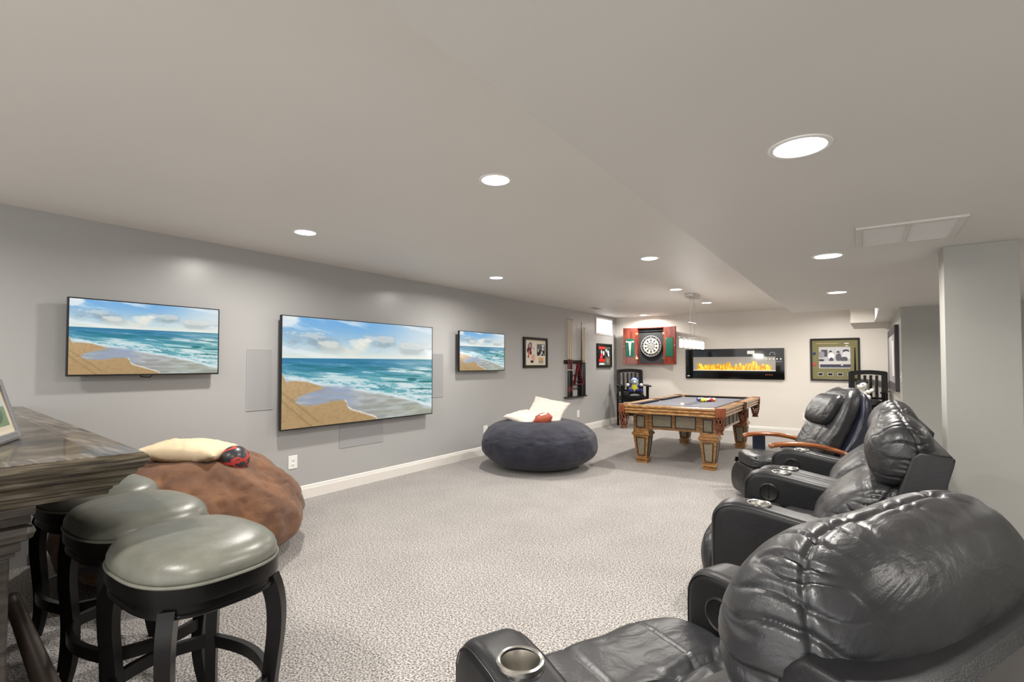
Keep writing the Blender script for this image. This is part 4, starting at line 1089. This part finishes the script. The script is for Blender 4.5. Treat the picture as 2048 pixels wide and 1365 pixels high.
def plush(loc, rz, label, body, legs, head, extra, sc_=1.0):
    t = thing('plush_toy', label, 'plush toy', loc, rz, 'stuffed toys seated on chairs'); t.scale = (sc_,) * 3
    MB().ball((0, 0, .085), .07, 20, 14, (1, .8, 1.2)).build('body', body, t)
    MB().ball((0, -.01, .215), .068, 20, 14, (1, .95, 1)).build('head', head, t)
    MB().ball((0, -.068, .20), .03, 14, 10, (1.1, .9, .8)).build('muzzle', extra[0], t)
    for s in (-1, 1):
        MB().ball((s * .05, .0, .27), .027, 12, 9, (1, .5, 1.1)).build('ear', extra[1], t)
        MB().tube([(s * .06, -.01, .13), (s * .10, -.02, .12), (s * .125, -.035, .14)], [.026, .024, .02], 10).build('arm', extra[2], t)
        MB().ball((s * .13, -.04, .145), .032, 12, 9).build('paw', extra[3], t)
        MB().tube([(s * .035, -.02, .035), (s * .075, -.09, .03), (s * .10, -.13, .035)], [.035, .032, .03], 10).build('leg', legs, t)
        MB().ball((s * .11, -.145, .045), .036, 12, 9, (1, .8, 1.1)).build('foot', extra[2], t)
        MB().ball((s * .023, -.068, .232), .008, 8, 6).build('eye', M['black'], t)
    return t
pw = mat('plush_white', (.8, .78, .75), .9); py_ = mat('plush_yellow', (.70, .66, .08), .9); pb = mat('plush_navy', (.02, .025, .16), .9); pl = mat('plush_blue', (.35, .45, .62), .9); pk = mat('plush_black', (.015, .015, .015), .9)
plush((-3.965, 10.30, .743), R(30), 'blue and yellow stuffed toy sitting on the corner chair', py_, pb, pl, (pw, pb, pb, pw), 1.1)
tb = plush((.04, 10.36, .744), R(-15), 'white stuffed toy with black cap sitting on the alcove chair', pw, mat('plush_cream', (.7, .62, .35), .9), pw, (pw, pk, pw, pw), 1.12)
MB().ball((-.01, .005, .24), .072, 18, 12, (1, 1, .72)).build('cap', pk, tb)

# ================================================================== SOFA PIECES
def recliner(loc, rz, label, seed, w=1.0):
    t = thing('recliner', label, 'recliner', loc, rz, 'black leather power recliners')
    L1, L2, LS = M['leather'], M['leather_flat'], M['leather_side']
    MB().b2((-.40, -.37, .03), (.40, .37, .36), .01).build('base', LS, t, smooth=False)
    for sy in (-1, 1):
        yc = sy * .45
        prof = [(-.456, .03), (-.458, .30), (-.458, .50)]
        for k in range(1, 8):
            a = pi - k * pi / 2 / 8 
            prof.append((-.345 + .113 * cos(a), .535 + .107 * sin(a)))
        prof += [(-.33, .643), (-.25, .639), (-.16, .625), (-.05, .606), (.1, .585), (.25, .565), (.40, .548), (.43, .53), (.44, .5), (.44, .03)]
        o = padded_slab(prof, .083, .040).build('armrest', L2, t, angle=60)
        boolean_cut(o, MB().lathe([(.0475, .50), (.0475, .72)], (-.234, 0, 0), n=48))
        assert len(o.data.vertices) > 100
        o.data.transform(Matrix.Translation((0, yc, 0)))
        o.data.polygons.foreach_set('use_smooth', [True] * len(o.data.polygons))
        o.data.set_sharp_from_angle(angle=R(50))
        cup = MB().lathe([(.059, .628), (.0585, .6395), (.054, .6425), (.049, .640), (.0465, .632), (.0445, .560), (.043, .540), (.001, .538)], (-.234, yc, 0), n=56, cap=False)
        co = cup.build('cup_holder', M['steel'], o); 
        co.rotation_euler = (0, 0, 0)
        # raised seams (double stitch) along the top outline on both sides
        for q in (-1, 1):
            IN = .018
            pts = [(x, yc + q * .0775, z) for x, z in [(-.458 + IN, .30), (-.458 + IN, .50)] + [(-.345 + (.113 - IN) * cos(pi - k * pi / 16), .535 + (.107 - IN) * sin(pi - k * pi / 16)) for k in range(1, 8)] + [(-.33, .643 - IN), (-.25, .639 - IN), (-.16, .625 - IN), (-.05, .606 - IN), (.1, .585 - IN), (.25, .565 - IN), (.40, .548 - IN)]]
            MB().tube(pts, .0020, 6).build('seam', M['plastic'], o)
        # control pad on the inner face
        yi = yc - sy * .083
        mb = MB().lathe([(.060, 0), (.060, .004), (.052, .008), (.049, .005), (.047, .004), (.001, .0045)], (0, 0, 0), n=40, axis='y')
        cp = mb.build('control_pad', M['plastic'], o, loc=(-.30, yi, .512), rot=(0, 0, 0 if sy > 0 else pi))
        MB().b2((-.003, -.0075, -.038), (.003, -.004, .038)).build('button_bar', M['black'], cp, smooth=False)
    mb = MB(); puffy(mb, [(-.50, .37), (-.505, .43), (-.44, .478), (-.25, .472), (0, .452), (.14, .44), (.16, .38), (0, .35), (-.3, .345)], .365, n=150, m=120, p=7, q=2, gather=0, lump=.006, seed=seed, seamd=0)
    sg = lambda p, n: (-.030 * math.exp(-((p.x + .20 + .02 * sin(p.y * 9)) / .018) ** 2) - (.006 * math.exp(-((abs(p.y) - .15) / .006) ** 2) if p.x < -.2 else 0) + .008 * noise.noise(Vector((p.x * 7, p.y * 9, seed))) - .009 * math.exp(-(noise.noise(Vector((p.x * 9 + seed, p.y * 4, 1))) / .05) ** 2) * math.exp(-((p.x + .20) / .10) ** 2)) if n.z > 0 else 0
    displace(mb, sg)
    mb.build('seat_cushion', L1, t)
    mb = MB(); puffy(mb, [(-.535, .10), (-.575, .25), (-.555, .38), (-.50, .42), (-.45, .38), (-.44, .12), (-.48, .06)], .36, n=72, m=48, p=7, q=2, gather=.005, seam=.62, lump=.008, seed=seed + 2, fold=.006)
    mb.build('footrest', L1, t)
    mb = MB().prism([(.28, .30), (.38, .30), (.535, .90), (.542, .93), (.53, .945), (.42, .955), (.39, .93), (.25, .46)], 'y', -.395, .395, bev=.012)
    mb.build('back_shell', L2, t, angle=35)
    mb = MB(); puffy(mb, [(-.02, .50), (.02, .60), (.10, .69), (.20, .765), (.33, .80), (.45, .78), (.44, .60), (.32, .44), (.14, .42)], .372, n=160, m=130, p=6, q=2, gather=0, lump=.006, seed=seed + 4, seamd=0); displace(mb, pleats(lambda z: .16 + (z - .55) * .75, seed + 4, amp=.009, reach=.09, broad=.008))
    mb.build('back_cushion', L1, t)
    mb = MB(); puffy(mb, [(.245, .80), (.215, .89), (.225, .97), (.27, 1.045), (.345, 1.09), (.42, 1.08), (.475, 1.02), (.50, .93), (.48, .83), (.41, .765), (.30, .752)], .395, n=260, m=230, p=5, q=2, gather=0, lump=.006, seed=seed + 7, seamd=0); displace(mb, pleats(lambda z: .365 + .06 * sin(pi * min(1, max(0, (z - .76) / .33))), seed + 7, amp=.0085, reach=.13, back=.035, fy=15, fz=24, groove=.007, broad=.008, bf=3.2))
    ho = mb.build('head_cushion', L1, t)
    # welt running around the cushion on the seam
    return t
recliner((-.28, 1.327, 0), R(-25.5), 'black leather recliner nearest the viewpoint, seen over its back', 3.1)
recliner((-.20, 3.305, 0), 0, 'middle black leather recliner, between the nearest one and the third', 11.7)
recliner((-.17, 4.372, 0), 0, 'third black leather recliner, beside the wood-armed massage chair', 23.3)

# massage chair
t = thing('massage_chair', 'black leather massage chair with curved cherry wood arms', 'massage chair', (-.52, 5.74, 0), R(29))
MB().prism([(-.42, .02), (-.46, .10), (-.36, .30), (.25, .30), (.40, .10), (.40, .02)], 'y', -.26, .26, bev=.02).build('base', M['plastic'], t, angle=30)
mb = MB(); puffy(mb, [(-.55, .06), (-.575, .16), (-.56, .27), (-.51, .345), (-.44, .34), (-.42, .2), (-.44, .06)], .28, n=72, m=48, p=6, gather=.003, lump=.005, seed=41, seam=.6, kg=18); mb.build('calf_rest', M['leather_flat'], t)
MB().bar([(-.50, -.29, .345), (-.30, -.30, .29), (-.12, -.30, .27)], .02, .05, side=(0, 1, 0)).bar([(-.50, .29, .345), (-.30, .30, .29), (-.12, .30, .27)], .02, .05, side=(0, 1, 0)).build('side_trim', M['black'], t, smooth=False)
mb = MB(); puffy(mb, [(-.52, .39), (-.50, .45), (-.40, .475), (-.15, .455), (.10, .43), (.12, .36), (-.2, .33), (-.48, .34)], .29, n=90, m=56, p=5, gather=.009, seam=.80, lump=.006, seed=45, kg=34, seamd=.004); mb.build('seat_cushion', M['leather'], t)
mb = MB(); puffy(mb, [(.02, .36), (.04, .50), (.12, .66), (.24, .86), (.33, 1.02), (.40, 1.10), (.48, 1.115), (.53, 1.06), (.48, .90), (.36, .66), (.24, .42), (.12, .32)], .30, n=120, m=72, p=4.5, gather=.008, seam=.52, lump=.010, seed=49, kg=30, seamd=.006, fold=.012); mb.build('back_cushion', M['leather'], t)
mb = MB(); puffy(mb, [(.145, .80), (.17, .90), (.235, 1.00), (.31, 1.055), (.37, 1.04), (.36, .98), (.27, .84), (.20, .77)], .225, n=90, m=56, p=8, gather=.004, seam=.9, lump=.006, seed=53, kg=20, seamd=.0, fold=.004); mb.build('head_pillow', M['leather'], t)
mb = MB(); puffy(mb, [(.14, .30), (.30, .60), (.43, .88), (.49, 1.06), (.53, 1.08), (.57, 1.01), (.57, .86), (.50, .62), (.38, .36), (.26, .24)], .325, n=90, m=56, p=6, gather=0, seam=.8, lump=.004, seed=57, seamd=.005); mb.build('back_shell', M['leather_blue'], t)
for sy in (-1, 1):
    y = sy * .345
    pts = crom([(-.40, y, .578), (-.34, y, .595), (-.18, y, .605), (0, y, .592), (.18, y, .55), (.36, y, .49)], 24, closed=False)
    n = len(pts); rw = [.028 if 2 < i else [.018, .025, .028][i] for i in range(n)]
    o = MB().tube(pts, rw, 14, squash=(1.3, .85)).build('armrest', M['cherry'], t)
    MB().prism([(-.30, .18), (-.175, .18), (-.175, .592), (-.30, .585)], 'y', y - .012, y + .012, bev=.003).build('arm_post', M['leather_blue'], t, smooth=False)
    MB().b2((-.30, min(y, sy * .25), .18), (-.175, max(y, sy * .25), .21)).build('post_bracket', M['plastic'], t, smooth=False)
    MB().bar([(.34, y, .49), (.30, y * .9, .30)], .03, .04, side=(0, 1, 0)).build('arm_hinge', M['plastic'], t, smooth=False)

# ================================================================== BEAN BAGS
def bean_bag(name, label, loc, a, b, h, mt, seed, dent=.06, rz=0, low=1.2, tap=.2, wk=1.0):
    def fn(u, v):
        th = 2 * pi * u; ph = pi * v
        # v: 0 top .. 1 bottom
        cz = cos(ph); r = sin(ph)
        z = math.copysign(abs(cz) ** .85, cz); rr = max(r, 0) ** .66
        x, y = a * rr * cos(th), b * rr * sin(th)
        q = Vector((cos(th) * r, sin(th) * r, cz))
        d = .035 * noise.noise(q * 2.2 + Vector((seed, 0, 0))) + .014 * noise.noise(q * 6 + Vector((0, seed, 0)))
        # soft folds running from the crown outward, strongest on the shoulders
        sh = math.exp(-((v - .30) / .15) ** 2)
        fo = noise.noise(Vector((th * 3.1 if u < .5 else (2 * pi - th) * 3.1 + 5, v * 3, seed)))
        d += .030 * sh * fo + .016 * sh * abs(noise.noise(Vector((cos(th) * 7, sin(th) * 7, v * 4 + seed))))
        cre = abs(noise.noise(q * 3.3 + Vector((seed, seed, 0)))); d -= .024 * math.exp(-(cre / .03) ** 2) * sh + .010 * math.exp(-(noise.noise(q * 7 + Vector((1, seed, 4))) / .08) ** 2) * math.exp(-((v - .42) / .2) ** 2)
        d *= wk
        k = 1 + d / .7
        zz = h * max(0, (1 + z * k * .98) / 2) ** low
        if v < .35: zz -= dent * math.exp(-((x / (a * .55)) ** 2 + (y / (b * .55)) ** 2))
        bul = 1.02 - tap * max(0, z + .1) ** 1.6
        return (x * k * bul, y * k * bul, max(zz, .0 + .002 * (v > .98)))
    mb = MB(); mb.grid(fn, 160, 90, cu=True)
    bmesh.ops.remove_doubles(mb.bm, verts=mb.bm.verts, dist=.0005)
    o = mb.build(name, mt, loc=loc, rot=(0, 0, rz), angle=180); tag(o, label, 'bean bag', 'large round bean bags'); return o
bb = bean_bag('bean_bag', 'big brown suede bean bag between the bar stools and the grey wall', (-3.86, 1.62, 0), .71, .735, .76, M['suede_brown'], 4.2, .05, low=1.4, tap=.24)
bn = bean_bag('bean_bag', 'large navy plush bean bag on the carpet before the cue rack', (-3.49, 5.66, 0), .745, .745, .66, M['suede_navy'], 9.4, .05, low=1.05, tap=.04, wk=.55)

def pillow(name, label, loc, rot, w_, h_, th, mt, group=None, seed=1, pinch=.12):
    N = 44; mb = MB(); V = {}
    for side in (0, 1):
        for i in range(N + 1):
            for j in range(N + 1):
                u = -1 + 2 * i / N; v = -1 + 2 * j / N; edge = i in (0, N) or j in (0, N)
                if edge and side: V[(1, i, j)] = V[(0, i, j)]; continue
                px = u * w_ / 2 * (1 - pinch * (1 - abs(v)) ** 0 * (1 - v * v) * abs(u) ** 2)
                pyy = v * h_ / 2 * (1 - pinch * (1 - u * u) * abs(v) ** 2)
                t_ = th / 2 * ((1 - u * u) * (1 - v * v)) ** .42
                wr = .010 * noise.noise(Vector((u * 3 + seed, v * 3, side))) + .006 * noise.noise(Vector((u * 9, v * 9 + seed, side)))
                z = (t_ + wr * min(1, t_ / .02)) * (1 if side == 0 else -1)
                V[(side, i, j)] = mb.bm.verts.new((px, pyy, z))
    for i in range(N):
        for j in range(N):
            mb.bm.faces.new((V[(0, i, j)], V[(0, i + 1, j)], V[(0, i + 1, j + 1)], V[(0, i, j + 1)]))
            mb.bm.faces.new((V[(1, i, j)], V[(1, i, j + 1)], V[(1, i + 1, j + 1)], V[(1, i + 1, j)]))
    o = mb.build(name, mt, loc=loc, rot=rot, angle=180); tag(o, label, 'pillow', group); return o
pillow('throw_pillow', 'cream cotton pillow lying on the brown bean bag', (-3.82, 1.61, .745), (R(-4), R(3), R(38)), .52, .46, .17, M['cream'], seed=5, pinch=.06)
pillow('throw_pillow', 'left pale linen pillow lying flat on the navy bean bag', (-3.60, 5.52, .650), (R(10), R(-8), R(78)), .44, .46, .13, M['linen'], 'pale pillows on the navy bean bag', 7)
pillow('throw_pillow', 'right pale linen pillow leaning on the other one, navy bean bag', (-3.48, 5.84, .72), (R(34), R(10), R(14)), .52, .50, .13, M['linen'], 'pale pillows on the navy bean bag', 8)

# balls resting on the bags
def football(loc, rot, label, stripes=False):
    L_, r = .13, .078
    prof = [(r * (1 - abs(-1 + 2 * i / 28) ** 2.0) ** .78 if 0 < i < 28 else .002, L_ * (-1 + 2 * i / 28)) for i in range(29)]
    t = thing('football', label, 'football', loc); t.rotation_euler = rot
    MB().lathe(prof, n=32, axis='x').build('leather_body', M['football'], t, angle=180)
    la = MB().b2((-.045, -.006, r - .003), (.045, .006, r + .002), .001)
    for i in range(8): la.b2((-.042 + i * .0115, -.016, r - .003), (-.037 + i * .0115, .016, r + .003), .001)
    la.build('laces', M['white'], t, smooth=False)
    for s in (-1, 1): MB().lathe([(r * .83, s * .075), (r * .795, s * .085)], n=32, axis='x', cap=False).build('stripe', M['football'], t)
    return t
ft = football((-3.30, 5.45, .655), (R(35), R(-12), R(52)), 'orange-brown football with white laces on the navy bean bag')
def soccer(loc, r, label):
    b = MB().ball((0, 0, 0), r, 64, 40)
    for f_ in b.bm.faces:
        c = f_.calc_center_median().normalized()
        k = abs(c.x * .8 + c.y * .2 + .35 * sin(3 * math.atan2(c.z, c.y))); k2 = abs(c.z * .9 - c.x * .4 - .1)
        f_.material_index = 1 if (.42 < k < .62 or k2 < .10) else 0
    o = b.build('rubber_ball', [mat('ball_dark', (.03, .03, .035), .35), M['red']], loc=loc, rot=(.3, .4, .5)); tag(o, label, 'ball'); return o
sb = soccer((-3.53, 1.75, .70), .092, 'black and red ball beside the cream pillow on the bean bag')

# ================================================================== BAR
BO = Vector((-3.2, .1, 0))
t = thing('bar_counter', 'dark weathered wood bar with thick moulded top at left', 'bar', BO)
PT = [(-1.885, .668), (-4.585, .90), (-4.585, -.9), (-2.06, -.9)]
def inset(P, d):
    out = []; n = len(P)
    for i in range(n):
        p0, p1, p2 = Vector(P[i - 1]), Vector(P[i]), Vector(P[(i + 1) % n])
        e1 = (p1 - p0).normalized(); e2 = (p2 - p1).normalized()
        n1 = Vector((-e1.y, e1.x)); n2 = Vector((-e2.y, e2.x))      # inward for counter-clockwise
        b = (n1 + n2); b = b / max(.2, b.dot(n1))
        out.append(p1 + b * d)
    return out
def layered(P, layers, close=True):
    mb = MB(); rings = [[mb.bm.verts.new((p.x, p.y, z)) for p in inset(P, d)] for d, z in layers]
    n = len(P)
    for i in range(len(rings) - 1):
        for j in range(n): mb.bm.faces.new((rings[i][j], rings[i][(j + 1) % n], rings[i + 1][(j + 1) % n], rings[i + 1][j]))
    if close: mb.bm.faces.new(rings[0][::-1]); mb.bm.faces.new(rings[-1])
    return mb
ly = [(.20, .938), (.088, .938), (.086, .952), (.079, .956), (.079, .962), (.066, .968), (.060, .980), (.046, .996), (.030, 1.004), (.026, 1.010), (.026, 1.018), (.018, 1.022), (.012, 1.026), (.012, 1.033), (.004, 1.036), (.0, 1.045), (.001, 1.056), (.007, 1.065), (.016, 1.070)]
layered(PT, ly).build('bar_top_moulding', M['bar'], t, loc=-BO, angle=28)
layered(PT, [(.013, 1.0695), (.016, 1.0715), (.115, 1.0715), (.118, 1.066), (.126, 1.066), (.150, 1.058), (.185, 1.056), (.188, 1.060), (.196, 1.060), (.198, 1.0565)], True).build('bar_top', M['bartop'], t, loc=-BO, angle=28)
PBd = [(-2.07, .365), (-4.585, .58), (-4.585, -.8), (-2.22, -.8)]
layered(PBd, [(.02, 0), (.0, .0), (.0, .12), (.012, .13), (.012, .90), (0, .905), (0, .94)]).build('body_panel', M['bardark'], t, loc=-BO, angle=28)
pc = (-2.115, .30)
pp = MB().b2((pc[0] - .10, pc[1] - .10, 0), (pc[0] + .10, pc[1] + .10, .14), .006).b2((pc[0] - .075, pc[1] - .075, .14), (pc[0] + .075, pc[1] + .075, .79), .006)
pp.b2((pc[0] - .085, pc[1] - .085, .79), (pc[0] + .085, pc[1] + .085, .805), .004).b2((pc[0] - .095, pc[1] - .095, .805), (pc[0] + .095, pc[1] + .095, .836), .006)
pp.b2((pc[0] - .125, pc[1] - .125, .836), (pc[0] + .125, pc[1] + .125, .886), .024).b2((pc[0] - .112, pc[1] - .112, .886), (pc[0] + .112, pc[1] + .112, .912), .004).b2((pc[0] - .12, pc[1] - .12, .912), (pc[0] + .12, pc[1] + .12, .938), .004)
pp.build('corner_post', M['bardark'], t, loc=-BO, smooth=False)
bt = MB().tube([(-2.635, .487, .490), (-2.632, .489, .484), (-2.63, .490, .478), (-2.55, .546, .25), (-2.48, .595, .05), (-2.468, .603, .016), (-2.464, .606, .004)], [.012, .021, .0225, .033, .043, .043, .030], 24).build('wooden_club', M['railtube'], angle=50)
tag(bt, 'dark tapered wooden club standing tilted under the bar end', 'bat')

# photo frame standing on the bar
fl = thing('photo_frame', 'grey photo frame standing on the bar top at the left edge', 'photo frame', (-2.655, .50, 1.0725), math.atan2(.44, -.90))
tilt = MB()
w_, h_ = .28, .23
fo = frame_box(MB(), w_, h_, .026, .016).build('frame', M['silver'], fl, loc=(-w_ + .0, 0, .0), rot=(R(-16), 0, 0), smooth=False)
MB().b2((.026, -.008, .026), (w_ - .026, -.004, h_ - .026)).build('mat_board', M['creammat'], fo, smooth=False)
ph = blobs(50, 40, (.45, .55, .40), [('r', 0, 0, 1, .4, (.75, .82, .85)), ('e', .5, .6, .3, .3, (.3, .4, .25))], .1, 4)
picture('photograph', paint_mesh('ph7', ph), M['picture'], fo, (.055, -.0095, .055), (w_ - .11, h_ - .11))
MB().prism([(.03, .02), (.11, .0), (.062, .16)], 'x', -w_ / 2 - .02, -w_ / 2 + .02).build('easel_back', M['black'], fl, smooth=False)

# ================================================================== BAR STOOLS
def sup(a, b, n, th):
    c, s = cos(th), sin(th)
    return (math.copysign(abs(c) ** (2 / n), c) * a, math.copysign(abs(s) ** (2 / n), s) * b)
def stool(loc, label, rz=0):
    t = thing('bar_stool', label, 'bar stool', loc, rz, 'backless bar stools along the bar')
    a, b, e = .286, .226, 2.6
    mb = MB(); K = 96
    prof = [(1.0, .688), (1.005, .70), (1.0, .715), (.97, .733), (.90, .750), (.78, .763), (.6, .771), (.38, .775), (.18, .777), (.02, .7775)]
    rings = []
    for k_, z in prof:
        rings.append([mb.bm.verts.new((*[q * k_ for q in sup(a, b, e, 2 * pi * j / K)], z)) for j in range(K)])
    for i in range(len(rings) - 1):
        for j in range(K): mb.bm.faces.new((rings[i][j], rings[i][(j + 1) % K], rings[i + 1][(j + 1) % K], rings[i + 1][j]))
    mb.bm.faces.new(rings[0][::-1]); mb.bm.faces.new(rings[-1])
    c = mb.build('seat_cushion', M['seat_grey'], t, angle=180)
    MB().tube([(*sup(a * 1.008, b * 1.008, e, 2 * pi * j / K), .686) for j in range(K + 1)], .0055, 8, cap=False).build('piping', M['seat_grey'], c)
    mb = MB()
    lay = [(.80, .585), (.93, .585), (.955, .590), (.955, .597), (.935, .602), (.935, .625), (.985, .629), (.99, .635), (.99, .682), (.9, .684)]
    rings = [[mb.bm.verts.new((*[q * k_ for q in sup(a, b, 3.0, 2 * pi * j / K)], z)) for j in range(K)] for k_, z in lay]
    for i in range(len(rings) - 1):
        for j in range(K): mb.bm.faces.new((rings[i][j], rings[i][(j + 1) % K], rings[i + 1][(j + 1) % K], rings[i + 1][j]))
    mb.bm.faces.new(rings[0][::-1]); mb.bm.faces.new(rings[-1])
    mb.build('seat_frame', M['blackwood'], t, angle=25)
    P4 = []
    for sx, sy in ((1, 1), (-1, 1), (-1, -1), (1, -1)):
        x0, y0 = sx * .205, sy * .155; dx, dy = sx * .8, sy * .6
        offs = [(.605, .0), (.56, .018), (.50, .028), (.42, .028), (.33, .018), (.24, .008), (.15, .006), (.07, .016), (0, .034)]
        pts = crom([(x0 + dx * o_, y0 + dy * o_, z) for z, o_ in offs], 22, closed=False)
        n = len(pts)
        MB().bar(pts, [.046 - .014 * i / n for i in range(n)], [.056 - .018 * i / n for i in range(n)], side=(-dy, dx, 0)).build('leg', M['blackwood'], t, angle=50)
        P4.append((x0 + dx * .010, y0 + dy * .010))
    for i in range(4):
        p, q = Vector((*P4[i], .255)), Vector((*P4[(i + 1) % 4], .255))
        mid = (p + q) / 2; o_ = Vector((mid.x, mid.y, 0)).normalized()
        pts = [p.lerp(q, k / 12) + o_ * (.045 * sin(pi * k / 12)) for k in range(13)]
        MB().bar(pts, .022, .045).build('stretcher', M['blackwood'], t, angle=60)
    return t
s1 = stool((-1.925, .82, 0), 'nearest black bar stool with grey-green leather seat, fully visible')
for loc, lab in (((-2.545, .86, 0), 'middle bar stool, partly behind the nearest one, overhung by the bar'), ((-3.14, .89, 0), 'farthest bar stool, mostly hidden beneath the bar overhang')):
    c = copy_tree(s1); c.location = loc; c['label'] = lab
